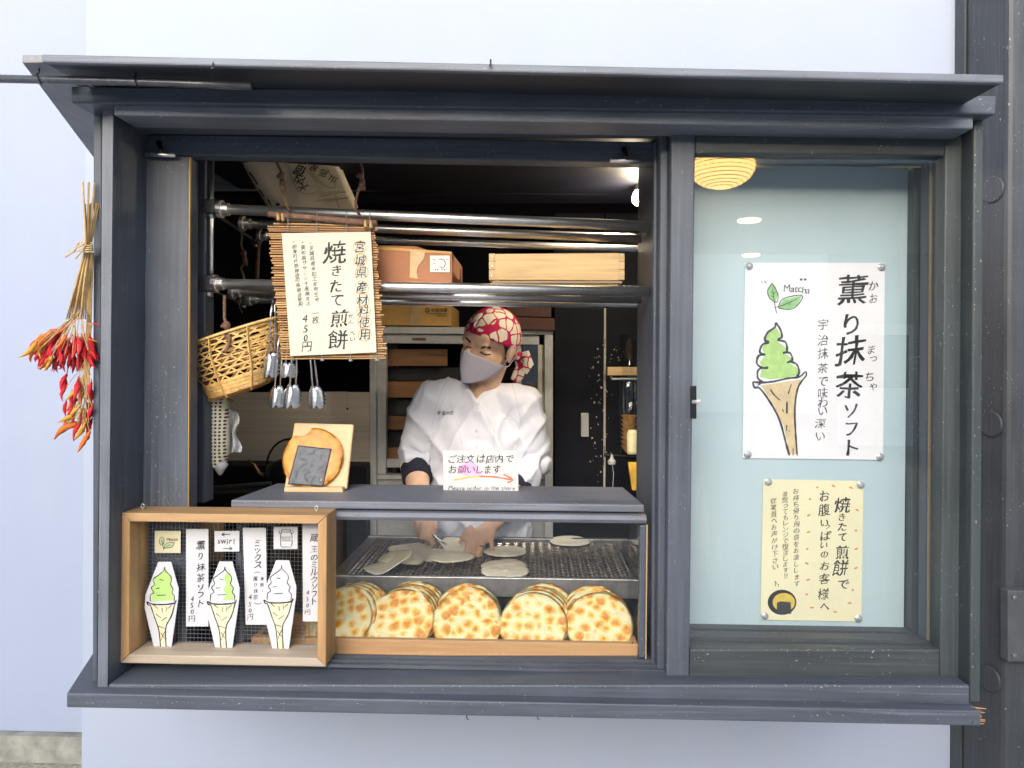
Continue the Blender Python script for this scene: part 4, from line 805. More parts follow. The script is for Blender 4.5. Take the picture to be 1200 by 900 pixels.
for x_ in (152, 985):
    c = P(*Z(x_, 72), .075); c.z = bz1; MB().tube([c + Vector((0, 0, -.002)), c + Vector((0, 0, .003))] + [c + Vector((.0035 * math.sin(t), 0, .0075 - .0045 * math.cos(t))) for t in [i * .55 for i in range(12)]], .0009, 6).build('screw_eye', m_whook, mbx, smooth=True)
CYB = CY = BY1 - .0075
def card(name, label, pts, group, mat=m_cardp, cat='menu card'):
    q = [Z(*p) for p in pts]; c = thing(name, label, cat, P(sum(a for a, _ in q) / len(q), max(b_ for _, b_ in q), CY), group)
    cx = sum(a for a, _ in q) / len(q); cy_ = sum(b_ for _, b_ in q) / len(q); ex = 1.035
    MB().quad([(cx + (a - cx) * ex, cy_ + (b_ - cy_) * (1.02 if len(q) > 4 else 1.03)) for a, b_ in q], CY, .0007).build('laminate', m_lam, c); MB().quad(q, CY - .0004, .0003).build('sheet', mat, c); return c
HX = [(228, 325), (288, 325), (322, 450), (320, 500), (283, 772), (218, 772), (164, 540), (168, 480)]
CY = BY1 - .028
for i, (dx, dy, kind) in enumerate(((0, 0, 'green'), (293, -2, 'half'), (565, -8, 'white'))):
    q = [(x * (1 if i == 0 else 1) + dx, y + dy) for x, y in HX]
    c = card('cone_card', ('cut out card of an all green soft ice cream cone', 'half white half green soft ice cream cone card', 'cut out card of an all white soft ice cream cone')[i] + ' in the menu box', q, 'ice cream cone cards'); ep = .0009
    D = lambda pts: [(x + dx - (4 if i else 0), y + dy) for x, y in pts]
    if kind == 'green': Ink(CY, *args).poly(D([(258, 358), (282, 385), (290, 405), (286, 430), (296, 445), (294, 470), (300, 505), (192, 510), (200, 470), (196, 448), (208, 430), (204, 405), (240, 378)])).build('matcha_cream', m_lime, c, ep)
    if kind == 'half': Ink(CY, *args).poly(D([(262, 375), (282, 385), (290, 405), (286, 430), (296, 445), (294, 470), (300, 505), (246, 508), (262, 480), (250, 455), (264, 430), (252, 405)])).build('matcha_cream', m_lime, c, ep)
    Ink(CY, *args).poly(D([(190, 530), (302, 530), (290, 570), (265, 625), (262, 750), (240, 755), (228, 640), (208, 585)])).build('cone', m_pk, c, ep)
    ik = Ink(CY, *args); ik.stroke(D([(257, 345), (252, 365), (222, 388), (202, 405), (208, 428), (194, 446), (205, 468), (190, 480), (188, 512)]), 4.5).stroke(D([(257, 345), (262, 365), (285, 388), (290, 408), (284, 428), (298, 450), (292, 468), (304, 485), (302, 512)]), 4.5)
    ik.stroke(D([(172, 512), (200, 524), (250, 526), (300, 520), (313, 505)]), 8).stroke(D([(172, 512), (178, 528), (190, 532), (210, 590), (230, 650), (240, 745), (252, 762), (264, 745), (262, 640), (290, 580), (304, 530), (313, 505)]), 6)
    for a in ([(232, 405), (252, 410)], [(215, 450), (235, 446)], [(220, 482), (265, 480)], [(245, 540), (246, 565)], [(268, 535), (264, 560)], [(215, 570), (240, 590)], [(270, 585), (240, 605)], [(228, 630), (258, 640)], [(238, 660), (258, 690)], [(258, 655), (238, 700)], [(205, 528), (225, 545)], [(290, 530), (270, 548)]): ik.stroke(D(a), 4)
    ik.build('outline', M_ink, c, ep + .0003)
CY = CYB
s1 = card('price_strip', 'white price strip between the green and half green cone cards', [(362, 170), (466, 170), (466, 624), (362, 624)], 'price strips')
ik = Ink(CY, *args); ik.chars([('薫', 431, 241, 50), ('り', 430, 294, 38), ('抹', 432, 346, 44), ('茶', 430, 398, 44), ('ソ', 430, 444, 38), ('フ', 430, 480, 38), ('ト', 432, 520, 42)], .02); ik.chars([('4', 390, 498, 34), ('5', 388, 530, 32), ('0', 390, 560, 30), ('円', 388, 594, 34)], .014); ik.build('lettering', M_ink, s1, .0012)
s2 = card('price_strip', 'white price strip between the half green and white cone cards', [(634, 164), (742, 164), (748, 616), (648, 616)], 'price strips')
ik = Ink(CY, *args); ik.chars([('ミ', 702, 232, 42), ('ッ', 704, 268, 40), ('ク', 704, 300, 42), ('ス', 706, 336, 42), ('︵', 702, 372, 34), ('︶', 706, 520, 34)], .02); ik.col('薫り抹茶', 692, 402, 694, 490, 24, .008).col('黄粉・', 725, 402, 726, 460, 22, .008); ik.chars([('4', 668, 490, 34), ('5', 666, 524, 32), ('0', 668, 555, 30), ('円', 668, 586, 34)], .014); ik.build('lettering', M_ink, s2, .0012)
s3 = card('price_strip', 'white price strip half hidden by the box side at the far right', [(920, 144), (1012, 144), (1012, 600), (922, 600)], 'price strips')
ik = Ink(CY, *args); ik.chars([(c_, 975, y, 38) for c_, y in zip('蔵王のミルクソフト', (205, 260, 300, 335, 370, 405, 440, 475, 510))], .016); ik.chars([('4', 944, 468, 32), ('5', 942, 500, 30), ('0', 943, 530, 28), ('円', 943, 562, 32)], .014); ik.build('lettering', M_ink, s3, .0012)
k1 = card('flavour_card', 'small cream flavour card with tea leaf sketch in the menu box', [(212, 174), (332, 174), (332, 277), (212, 277)], 'small flavour cards', simple('cream_card', (.60, .56, .38), .6, 0, .03, 6))
lf = Ink(CY, *args); lf.poly([(243, 200), (232, 218), (238, 240), (252, 235), (254, 212)]).poly([(252, 256), (268, 232), (302, 228), (290, 250)]); lf.build('leaves', simple('pale_leaf', (.45, .55, .33), .7), k1, .0009)
ik = Ink(CY, *args); ik.stroke([(243, 200), (232, 218), (238, 240), (252, 235), (254, 212), (243, 200)], 3).stroke([(252, 256), (268, 232), (302, 228), (290, 250), (252, 256)], 3).stroke([(243, 212), (248, 240), (252, 264)], 3).stroke([(248, 258), (285, 238)], 3)
for ch, x in zip('Matcha', (274, 284, 292, 299, 308, 317)): ik.char(ch, x, 214, 20, .015)
ik.build('lettering', M_ink, k1, .0012)
k2 = card('flavour_card', 'small white flavour card reading swirl between two arrows', [(499, 174), (614, 174), (614, 270), (499, 270)], 'small flavour cards')
ik = Ink(CY, *args); ik.stroke([(574, 190), (532, 190)], 4).stroke([(545, 182), (532, 190), (545, 198)], 4).stroke([(536, 257), (580, 257)], 4).stroke([(568, 249), (580, 257), (568, 265)], 4)
for ch, x in zip('swirl', (518, 540, 559, 574, 590)): ik.char(ch, x, 224, 40, .012)
ik.build('lettering', M_ink, k2, .0012)
k3 = card('flavour_card', 'small white flavour card with milk can sketch in the menu box', [(782, 154), (893, 154), (893, 258), (782, 258)], 'small flavour cards')
ik = Ink(CY, *args); ik.stroke([(820, 175), (820, 168), (860, 168), (860, 175), (868, 195), (866, 245), (840, 249), (816, 245), (814, 195), (820, 175)], 4).stroke([(818, 178), (862, 178)], 4).stroke([(818, 186), (806, 182), (808, 172)], 4).stroke([(862, 186), (874, 182), (872, 172)], 4).stroke([(816, 202), (866, 202)], 3).stroke([(816, 220), (866, 220)], 3)
for ch, x in zip('MILK', (825, 836, 845, 857)): ik.char(ch, x, 211, 16, .01)
ik.build('sketch', M_ink, k3, .0012)
# orange packet and plank seen through the wire
tag(MB().quad([(224, 608), (257, 608), (257, 660), (240, 660), (224, 650)], .30, .03).build('wood_post', M_boxwoodV, bevel=.002), 'short pale wooden post seen through the wire of the menu box', 'post')
# sample stand with cracker and seaweed
k = 5.295; Z = zz(230, 430, k); StY = .25
stn = thing('sample_stand', 'small pale wooden stand leaning back on the counter', 'stand', P(370, 578, StY))
zb_ = CZ + .001; pb0, pb1 = P(*Z(545, 755), StY), P(*Z(935, 755), StY); pt0, pt1 = P(*Z(607, 345), StY + .05), P(*Z(977, 355), StY + .05)
b0, b1 = Vector((pb0.x, StY, zb_ + .003)), Vector((pb1.x, StY, zb_ + .003)); nrm = (pt1 - b1).cross(b0 - b1).normalized(); nrm = nrm if nrm.y < 0 else -nrm
MB().prism([b0, b1, pt1, pt0], -nrm * .008).build('back_board', M_board, stn, bevel=.004)
MB().quad([Z(545, 748), Z(906, 748), Z(910, 790), Z(545, 785)], StY - .02, .02).build('ledge', M_board, stn, bevel=.0015)
MB().prism([b0 + Vector((.03, .012, 0)), b0 + Vector((.09, .012, 0)), b0 + Vector((.08, .05, .09)), b0 + Vector((.04, .05, .09))], (0, .006, 0)).build('rear_strut', M_board, stn)
me = cracker_mesh(77, .0635, .005, .004, .003); m_soy = simple('soy_cracker', (.58, .26, .045), .5, 0, .35, 45, .5); me.materials.append(m_soy)
def plane_pt(x, y, off):                                                   # pixel on the leaning board plane
    d = ray(*Z(x, y)); return CAM + d * ((b0 + nrm * off - CAM).dot(nrm) / d.dot(nrm))
cc = plane_pt(722, 565, .010); ct = plane_pt(722, 380, .010); ky = (cc - ct).length / .0635; cr_ = (plane_pt(910, 560, .01) - cc).length / .0635
bm = bmesh.new(); bm.from_mesh(me)                                          # the bite at upper left
for vv in [vv for vv in bm.verts if (vv.co.x + .030) ** 2 + (vv.co.y - .066) ** 2 < .0215 ** 2]:
    d = Vector((vv.co.x + .030, vv.co.y - .066, 0)); vv.co += d.normalized() * (.0215 - d.length)
bm.to_mesh(me); bm.free()
sc_ = inst('sample_cracker', me, None, frame(cc, nrm) @ S(cr_, ky, 1)); tag(sc_, 'bitten brown soy cracker displayed on the small wooden stand', 'rice cracker')
nq = [plane_pt(*p, .0185) for p in ((630, 485), (838, 508), (785, 742), (567, 728))]
mb = MB(); mb.grid(lambda u, v_: nq[0].lerp(nq[1], u).lerp(nq[3].lerp(nq[2], u), v_) + nrm * (.0016 * noise.noise(Vector((u * 6, v_ * 6, 1))) + .0007 * noise.noise(Vector((u * 17, v_ * 17, 5)))), 22, 24)
so_ = mb.build('seaweed_sheet', simple('nori', (.045, .055, .075), .42, 0, .25, 120, .5), smooth=True, solid=.0007); tag(so_, 'dark seaweed square stuck on the displayed soy cracker', 'seaweed')
# ------------------------------------------------------------------ the worker
def remesh(mb, name, vox, smooth=3, disp=None):
    o = bpy.data.objects.new('tmp', mb.mesh('tmp')); C.objects.link(o); md = o.modifiers.new('r', 'REMESH'); md.mode = 'VOXEL'; md.voxel_size = vox
    bpy.context.view_layer.update(); me = bpy.data.meshes.new_from_object(o.evaluated_get(bpy.context.evaluated_depsgraph_get())); me.name = name
    bpy.data.objects.remove(o); bm = bmesh.new(); bm.from_mesh(me)
    for _ in range(smooth): bmesh.ops.smooth_vert(bm, verts=bm.verts, factor=.5, use_axis_x=True, use_axis_y=True, use_axis_z=True)
    if disp:
        bm.normal_update()
        for v, nn in [(v, v.normal.copy()) for v in bm.verts]: v.co += nn * disp(v.co)
    bm.to_mesh(me); bm.free(); me.polygons.foreach_set('use_smooth', [True] * len(me.polygons)); me.update(); return me
m_skin, nt, b = newmat('skin'); v = coords(nt); f = noi(nt, v, 28, 4)
nt.links.new(ramp(nt, f, [(.3, (.72, .44, .30)), (.7, (.83, .56, .40))]), b.inputs['Base Color']); b.inputs['Roughness'].default_value = .5; b.inputs['Subsurface Weight'].default_value = .15; b.inputs['Subsurface Radius'].default_value = (.01, .004, .002); b.inputs['Subsurface Scale'].default_value = .5
m_coat = simple('white_cotton', (.72, .74, .83), .85, 0, .03, 16, .5, bdist=.006); m_navy = simple('navy_knit', (.015, .017, .035), .9, 0, .2, 200, .3)
WYp = .88
hc = P(573, 405, .82); MH = T(*hc) @ Matrix.Rotation(math.radians(18), 4, 'Y') @ Matrix.Rotation(math.radians(-33), 4, 'Z') @ Matrix.Rotation(math.radians(14), 4, 'X')
NB = P(562, 468, .89); S_l, S_r = P(508, 474, .89), P(612, 474, .89); E_l, E_r = P(487, 536, .91), P(621, 540, .91); W_l, W_r = P(492, 596, .72), P(588, 604, .735); Hl, Hr = P(498, 620, .665), P(566, 626, .63)
mb = MB(); E3 = lambda c, r: mb.ell(MH @ T(*c) @ S(*r))
E3((0, .012, .028), (.077, .098, .092)); E3((0, -.012, -.035), (.066, .078, .075)); E3((0, -.03, -.075), (.045, .055, .04)); E3((0, -.068, .032), (.055, .022, .034))
for sx in (-1, 1):
    E3((sx * .03, -.074, .013), (.026, .013, .008)); E3((sx * .038, -.052, -.03), (.024, .022, .03)); E3((sx * .031, -.072, -.004), (.015, .011, .010))
    mb.ell(MH @ T(sx * .079, .016, -.008) @ Matrix.Rotation(sx * .35, 4, 'Z') @ Matrix.Rotation(-.2, 4, 'X') @ S(.008, .02, .033)); mb.ell(MH @ T(sx * .084, .024, .004) @ Matrix.Rotation(sx * .35, 4, 'Z') @ S(.006, .012, .022))
mb.tube([MH @ Vector(p) for p in ((0, -.080, .012), (0, -.092, -.008), (0, -.104, -.03), (0, -.09, -.042))], [.008, .010, .013, .008], 12)
mb.tube([MH @ Vector((0, .025, -.05)), NB + Vector((0, 0, .03)), NB + Vector((0, .01, -.05))], [.056, .058, .075], 20)
hip = Vector((P(562, 700, .9).x, .92, .93))
mb.ell(T(*(NB + Vector((0, .018, -.16)))) @ S(.15, .092, .175)); mb.ell(T(NB.x, .9, 1.13) @ S(.14, .10, .2)); mb.ell(T(*hip) @ S(.155, .11, .14))
for s_, Sx in ((-1, S_l), (1, S_r)):
    mb.tube([NB + Vector((s_ * .03, .01, -.01)), Sx], [.05, .055], 16)
    kx = hip.x + s_ * .09; mb.tube([(kx, .92, .92), (kx + s_ * .01, .91, .5), (kx + s_ * .01, .93, .12), (kx + s_ * .01, .92, .05)], [.085, .06, .045, .045], 16); mb.tube([(kx + s_ * .01, .95, .065), (kx + s_ * .015, .8, .055)], [.04, .035], 12)
for Sx, Ex, Wx in ((S_l, E_l, W_l), (S_r, E_r, W_r)): mb.tube([Sx, Sx.lerp(Ex, .5), Ex, Ex.lerp(Wx, .35), Wx], [.056, .05, .043, .042, .029], 16); mb.ell(T(*Ex) @ S(.044, .044, .044))
# viewer-right hand, fingers down on the grill
mb.tube([W_r, W_r.lerp(Hr, .5), Hr], [.028, .03, .026], 14, flat=.7); pal = Hr; mb.ell(T(*pal) @ Matrix.Rotation(.5, 4, 'X') @ S(.04, .036, .017))
def fing(pts, r0=.0092):
    q = [P(x, y, Y) for x, y, Y in pts]; mb.tube(q, [r0 * k for k in (1.1, 1.0, .9, .7)][:len(q)], 10); mb.ell(T(*q[-1]) @ S(*[r0 * .72] * 3), 10, 6)
fing([(556, 624, .615), (549, 636, .595), (545.5, 648, .58), (545, 658, .572)]); fing([(561, 627, .61), (556, 640, .588), (553.5, 652, .575), (553, 663, .566)]); fing([(567, 629, .61), (563.5, 642, .59), (562, 653, .578), (561, 661, .57)]); fing([(574, 627, .62), (576, 636, .605), (577, 645, .592), (576, 651, .585)], .008); fing([(553, 617, .63), (547, 623, .615), (542, 630, .60), (539, 635, .592)], .0098)
# viewer-left hand closed on the tongs
mb.tube([W_l, W_l.lerp(Hl, .5), Hl], [.028, .03, .026], 14, flat=.75); mb.ell(T(*Hl) @ S(.032, .036, .026))
for i in range(4):
    o_ = Vector((0, .006 - i * .014, .012 - i * .012)); c = Hl + Vector((.012, -.01, 0)) + o_
    q = [c + Vector((-.02, -.012, .012)), c + Vector((.008, -.022, .014)), c + Vector((.022, -.012, -.004)), c + Vector((.008, .002, -.012))]; mb.tube(q, [.0095, .009, .0085, .0068], 10)
mb.tube([Hl + Vector((.018, .015, .02)), Hl + Vector((.034, -.01, .018)), Hl + Vector((.036, -.032, .006))], [.011, .0095, .007], 10)
body = remesh(mb, 'person', .0042, 6)
per = bpy.data.objects.new('person', body); C.objects.link(per); body.materials.append(m_skin); WORLD['person'] = Matrix()
tag(per, 'worker in white coat, grey mask and red patterned bandana tending the grill', 'person')
bb = BVHTree.FromPolygons([v.co for v in body.vertices], [tuple(p.vertices) for p in body.polygons])
m_hair = simple('black_hair', (.012, .011, .011), .5, 0, .3, 300, .3)
ik = Ink(.8, bvh=bb); ik.stroke([(545.3, 395.6), (548.5, 398), (551.6, 401.5)], 2.2).stroke([(563.6, 408.2), (569, 406.6), (575.5, 408)], 2.4); ik.build('eyebrows', m_hair, per, .0004)
ik = Ink(.8, bvh=bb); ik.stroke([(545.8, 405.4), (549, 407), (552.4, 407.4)], 1.5).stroke([(562.8, 412.4), (567, 414.8), (571, 415.8), (575, 415.2)], 1.7); ik.build('lashes', m_hair, per, .0004)
# bandana
m_ban, nt, b = newmat('bandana_cloth'); v = coords(nt)
jn = N(nt, 'ShaderNodeTexNoise'); jn.inputs['Scale'].default_value = 45; jn.inputs['Detail'].default_value = 1; nt.links.new(v, jn.inputs['Vector'])
js = N(nt, 'ShaderNodeVectorMath', operation='SCALE'); js.inputs['Scale'].default_value = .012; nt.links.new(jn.outputs['Color'], js.inputs[0]); ja = N(nt, 'ShaderNodeVectorMath', operation='ADD'); nt.links.new(v, ja.inputs[0]); nt.links.new(js.outputs[0], ja.inputs[1])
vo = N(nt, 'ShaderNodeTexVoronoi', feature='DISTANCE_TO_EDGE'); vo.inputs['Scale'].default_value = 27; vo.inputs['Randomness'].default_value = .75; nt.links.new(ja.outputs[0], vo.inputs['Vector'])
vd = N(nt, 'ShaderNodeTexVoronoi', feature='F1'); vd.inputs['Scale'].default_value = 27; vd.inputs['Randomness'].default_value = .75; nt.links.new(ja.outputs[0], vd.inputs['Vector'])
e1 = ramp(nt, vo.outputs['Distance'], [(.05, 0.0), (.065, 1.0)]); e2 = ramp(nt, vd.outputs['Distance'], [(.56, 1.0), (.59, 0.0)]); mm = N(nt, 'ShaderNodeMath', operation='MULTIPLY'); nt.links.new(e1, mm.inputs[0]); nt.links.new(e2, mm.inputs[1])
nt.links.new(mixc(nt, mm.outputs[0], (.58, .013, .085), (.86, .80, .65)), b.inputs['Base Color']); b.inputs['Roughness'].default_value = .85; bump(nt, b, noi(nt, v, 90, 3), .3, .003)
def cap(du, dv, off, cutf):
    t = 2 * math.pi * du; cx, cy = math.sin(t), -math.cos(t)
    zc = cutf(cy); rz = .092 + off; cz = .028
    th = math.acos(max(-1, min(1, (zc - cz) / rz))) * dv
    r = math.sin(th); wr = .0022 * noise.noise(Vector((cx * r * 5, cy * r * 5, 2 + math.cos(th) * 4))) * (off > .004)
    k = 1 + (.35 * max(0, cy) * max(0, th - 1.5) if 0 else 0)
    return MH @ Vector(((.077 + off + wr) * r * cx * k, .012 + (.098 + off + wr) * r * cy * k, cz + rz * math.cos(th)))
cutb = lambda cy: .043 - .042 * (cy + 1) * .5 * 1.7
MB().grid(lambda a, b_: cap(a, max(b_, .001), .007, cutb), 56, 22).build('bandana', m_ban, per, smooth=True, solid=.002)
cuth = lambda cy: (.04 if cy < -.45 else .04 - .085 * min(1, (cy + .45) / .5))
MB().grid(lambda a, b_: cap(a, max(b_, .001), .0022, cuth), 56, 18).build('hair', m_hair, per, smooth=True, solid=.001)
kn = MB(); kn.ell(MH @ T(.035, .108, -.028) @ S(.02, .014, .016)); kn.build('bandana_knot', m_ban, per, smooth=True)
for q in (((.04, .112, -.03), (.068, .118, -.02), (.088, .112, -.045), (.082, .105, -.075)), ((.035, .112, -.035), (.055, .12, -.06), (.05, .118, -.095), (.042, .11, -.115))):
    pts = [MH @ Vector(p) for p in q]; MB().tube(pts, [.010, .018, .02, .012], 12, flat=.3, up=(0, 1, 0)).build('bandana_tail', m_ban, per, smooth=True)
# mask
m_mask = simple('grey_mask', (.50, .49, .60), .85, 0, .04, 200, .1)
def maskf(u, v_):
    ph = math.radians(-82 + 164 * u); a = abs(ph)
    zt = -.012 - .030 * min(1, (a / 1.4)) ** .8 + .004 * math.cos(2 * ph); zb_ = -.118 + .062 * (min(1, a / 1.42)) ** 1.6
    z = zt + (zb_ - zt) * v_
    bb_ = .108 + .022 * math.exp(-(ph / .42) ** 2) * (.75 + .25 * math.sin(math.pi * v_)) - .018 * v_ ** 2
    aa = .080 - .008 * v_ ** 2
    return MH @ Vector((aa * math.sin(ph), .012 - bb_ * math.cos(ph) * (1 if a < 1 else 1), z))
mk = MB().grid(maskf, 40, 18).build('face_mask', m_mask, per, smooth=True, solid=.0015)
MB().tube([maskf(.5, i / 14) + (MH.to_3x3() @ Vector((0, -.0012, 0))) for i in range(15)], .0008, 5).build('mask_seam', m_mask, mk, smooth=True)
for s_, u in ((-1, .01), (1, .99)):
    MB().tube([maskf(u, .05), MH @ Vector((s_ * .087, .004, .02)), MH @ Vector((s_ * .09, .03, .016)), MH @ Vector((s_ * .088, .035, -.012)), MH @ Vector((s_ * .083, .012, -.046)), maskf(u, .95)], .0017, 6).build('ear_loop', m_mask, mk, smooth=True)
# coat
mb = MB()
mb.ell(T(*(NB + Vector((-.002, .012, -.165)))) @ S(.168, .122, .185)); mb.ell(T(NB.x, .9, 1.10) @ S(.165, .122, .24)); mb.ell(T(hip.x, .915, .95) @ S(.178, .13, .2)); mb.tube([(NB.x, .9, 1.1), (hip.x, .915, .8), (hip.x, .915, .62)], [.15, .175, .18], 24, flat=.75, up=(0, 1, 0))
for s_, Sx, Ex, Wx, te in ((-1, S_l, E_l, W_l, .24), (1, S_r, E_r, W_r, .42)):
    mb.tube([NB + Vector((s_ * .04, .012, .004)), NB.lerp(Sx, .6) + Vector((0, 0, .006)), Sx], [.05, .062, .067], 18)
    mb.tube([Sx, Sx.lerp(Ex, .35), Sx.lerp(Ex, .75), Ex, Ex.lerp(Wx, te)], [.066, .062, .057, .057, .054], 18)
    mb.ell(T(*Ex) @ S(.057, .057, .057)); mb.ell(T(*Sx) @ S(.066, .066, .066))
mb.tube([NB + Vector((0, .0, -.12)), NB + Vector((0, .006, -.02)), NB + Vector((0, .012, .035))], [.112, .09, .071], 24, flat=1)
def folds(p):
    d = 0
    for Sx, Ex in ((S_l, E_l), (S_r, E_r)):
        t = max(0, min(1, (p - Sx).dot(Ex - Sx) / (Ex - Sx).length_squared)); dist = (p - Sx.lerp(Ex, t)).length
        w_ = math.exp(-(dist / .09) ** 4); d += w_ * (.009 * math.sin(t * 20 + 7 * noise.noise(p * 9)) * (.3 + t * t) * noise.noise(p * 7 + Vector((3, 0, 0))) * 1.6)
    q = Vector((p.x * 9 + p.z * 5, p.y * 5, p.z * 3.2)); d += .018 * (1 - abs(noise.noise(q))) ** 5 - .004; d += .008 * (1 - abs(noise.noise(Vector((p.x * 16 - p.z * 9 + 5, p.y * 9, p.z * 6 + p.x * 4))))) ** 6; d += .004 * noise.noise(Vector((p.x * 22 - p.z * 13, p.y * 12, p.z * 9)))
    return d
coat = remesh(mb, 'coat', .006, 5, folds)
cb_ = BVHTree.FromPolygons([v.co for v in coat.vertices], [tuple(p.vertices) for p in coat.polygons])
vpoly = [(531, 400), (538, 430), (559, 470), (587, 432), (596, 400)]
def inside(x, y, poly):
    r = False; j = len(poly) - 1
    for i in range(len(poly)):
        (xi, yi), (xj, yj) = poly[i], poly[j]
        if (yi > y) != (yj > y) and x < (xj - xi) * (y - yi) / (yj - yi) + xi: r = not r
        j = i
    return r
bm = bmesh.new(); bm.from_mesh(coat); dl = [f_ for f_ in bm.faces if f_.calc_center_median().y < NB.y + .06 and inside(*toPx(f_.calc_center_median()), vpoly)]
bmesh.ops.delete(bm, geom=dl, context='FACES'); bm.to_mesh(coat); bm.free()
co = bpy.data.objects.new('coat', coat); C.objects.link(co); coat.materials.append(m_coat); WORLD['coat'] = Matrix(); attach(co, per)
md = co.modifiers.new('s', 'SOLIDIFY'); md.thickness = .003; md.offset = -1
cbv = [(541, 444), (548, 455), (558, 471), (567, 461), (574, 453)]
for pts, w_ in ((cbv[:3], 5), (cbv[2:4], 5), ([(559, 471), (558.5, 500), (557, 540), (556, 585)], 11)):
    ik = Ink(.8, bvh=cb_); ik.stroke(pts, w_, sub=10); o = ik.build('neckband' if len(pts) < 4 else 'placket', m_coat, co, .0008); md = o.modifiers.new('s', 'SOLIDIFY'); md.thickness = .002; md.offset = 0
for pts in ([(581, 491), (606, 495), (604, 530), (580, 528), (581, 491)], [(523, 447), (513, 470), (506, 500)], [(600, 450), (607, 475), (611, 500)], [(527, 470), (541, 520), (540, 580)]):
    ik = Ink(.8, bvh=cb_); ik.stroke(pts, .7, sub=12); ik.build('seam', simple('coat_seam', (.55, .56, .60), .9), co, .0003)
for y in (473, 489, 505, 524): h = cb_.ray_cast(CAM, ray(558.6, y).normalized())[0]; MB().lathe([(.0055, 0), (.0055, .0025), (.001, .003)], None, 12, frame(h - ray(558, y) * .002, (0, -1, .1))).build('button', simple('pearl_button', (.62, .63, .66), .3), co)
ik = Ink(.8, bvh=cb_); ik.chars([('寺', 514.2, 483.6, 5), ('金', 520, 483.8, 5), ('の', 524.8, 484, 4.4), ('庄', 529.4, 483.6, 5)], .03); ik.build('embroidery', simple('navy_thread', (.02, .02, .05), .7), co, .0005)
for s_, Ex, Wx, t0, t1 in ((-1, E_l, W_l, .20, .46), (1, E_r, W_r, .38, .56)): MB().tube([Ex.lerp(Wx, t) for t in (t0, t0 + .04, (t0 + t1) / 2, t1 - .01, t1)], [.045, .053, .05, .049, .042], 18).build('cuff', m_navy, per, smooth=True)
MB().lathe([(.0098, -.0015), (.0108, 0), (.0098, .0015)], None, 14, frame(P(563.8, 641, .591), P(563.5, 642, .59) - P(567, 629, .61))).build('ring', simple('gold_ring', (.8, .6, .25), .2, 1), per)
# tongs in his hand
ht = thing('tongs', 'steel tongs in the worker\'s hand gripping a pale cracker', 'tongs', Hl)
for dy, dz in ((-.012, .006), (.012, -.006)): MB().tube([Hl + Vector((-.05, .04, .05)), Hl + Vector((.01, dy, dz)), P(512, 632, .61) + Vector((0, dy, dz)), P(521, 640, .60) + Vector((.008, dy * .8, dz * .9))], [.004, .0055, .006, .007], 8, flat=.35).build('arm', M_chrome, ht, smooth=True)
# ------------------------------------------------------------------ hanging things at the left
# woven bamboo basket: open hexagonal weave, tilted
m_bam = simple('split_bamboo', (.72, .44, .15), .5, 0, .3, 60, .2, rnd=False); m_rim = simple('rim_bamboo', (.68, .46, .17), .5, 0, .2, 40)
bk = thing('bamboo_basket', 'tilted woven bamboo basket with hexagonal openings hanging from a rusty hook', 'basket', P(272, 462, .27))
ra, rb_ = P(228, 404, .27), P(330, 371, .27); cen = (ra + rb_) / 2; ax = (rb_ - ra).normalized(); RB = (rb_ - ra).length / 2
dn = Vector((.03, .10, -1)).normalized(); dp = ax.cross(dn).normalized()                   # down axis of the basket, depth direction
HB = .155
def bs(u, v_, off=0):
    """u angle 0..1, v 0 rim .. 1 floor centre"""
    a = 2 * math.pi * u
    if v_ < .68: t = v_ / .68; r = RB * (1 - .27 * max(0, t) ** 2.4); h = HB * t * .92
    else: t = (v_ - .68) / .32; r = RB * .73 * max(0, math.cos(t * math.pi / 2)) ** .7; h = HB * (.92 + .1 * math.sin(t * math.pi / 2))
    sq = 1 - .03 * math.cos(4 * a)
    r = (r + off) * sq; return cen + ax * (r * math.cos(a)) + dp * (r * .82 * math.sin(a)) + dn * h
def strip(mb, f0, n, w_, off):
    pts = [f0(i / n) for i in range(n + 1)]; k = len(mb.v)
    for i in range(n + 1):
        u, v_ = pts[i]; u2, v2 = pts[min(i + 1, n)]; u1, v1 = pts[max(i - 1, 0)]; p = bs(u, v_, off); t = (bs(u2, v2, off) - bs(u1, v1, off)).normalized(); nr = (bs(u, v_, off + .01) - p); nr = (nr - t * nr.dot(t)).normalized(); s_ = t.cross(nr)
        mb.v += [p + s_ * w_ + nr * .0006, p - s_ * w_ + nr * .0006, p - s_ * w_ - nr * .0006, p + s_ * w_ - nr * .0006]
    for i in range(n):
        for j in range(4): mb.f.append((k + i * 4 + j, k + i * 4 + (j + 1) % 4, k + i * 4 + 4 + (j + 1) % 4, k + i * 4 + 4 + j))
mb = MB(); nd = 17
for i in range(nd):
    for s_ in (1, -1): strip(mb, lambda t, i=i, s_=s_: (i / nd + s_ * t * .30, t * .70), 14, .0018, .0008 * s_)
for j in range(8): strip(mb, lambda t, j=j: (t, .0307 + j * .0614), 48, .0018, 0)
for j in range(9): strip(mb, lambda t, j=j: (t, .53 + j * .02), 48, .0019, .001 * (j % 2))
wv = mb.build('side_weave', m_bam, bk, fix=False); wv['kind'] = 'stuff'
mb = MB()
for i in range(22):
    c = -1 + 2 * (i + .5) / 22; L = math.sqrt(1 - c * c); rr_ = RB * .71
    for (d1, d2, oo) in ((ax, dp * .82, .001), (dp * .82, ax, -.001)): mb.tube([cen + dn * (HB * (.93 + .07 * math.sqrt(max(0, 1 - (c * c + (L * t) ** 2))))) + d1 * (rr_ * c) + d2 * (rr_ * L * t) + dn * oo for t in (-1, -.6, 0, .6, 1)], .0042, 4, True, .25, up=dn)
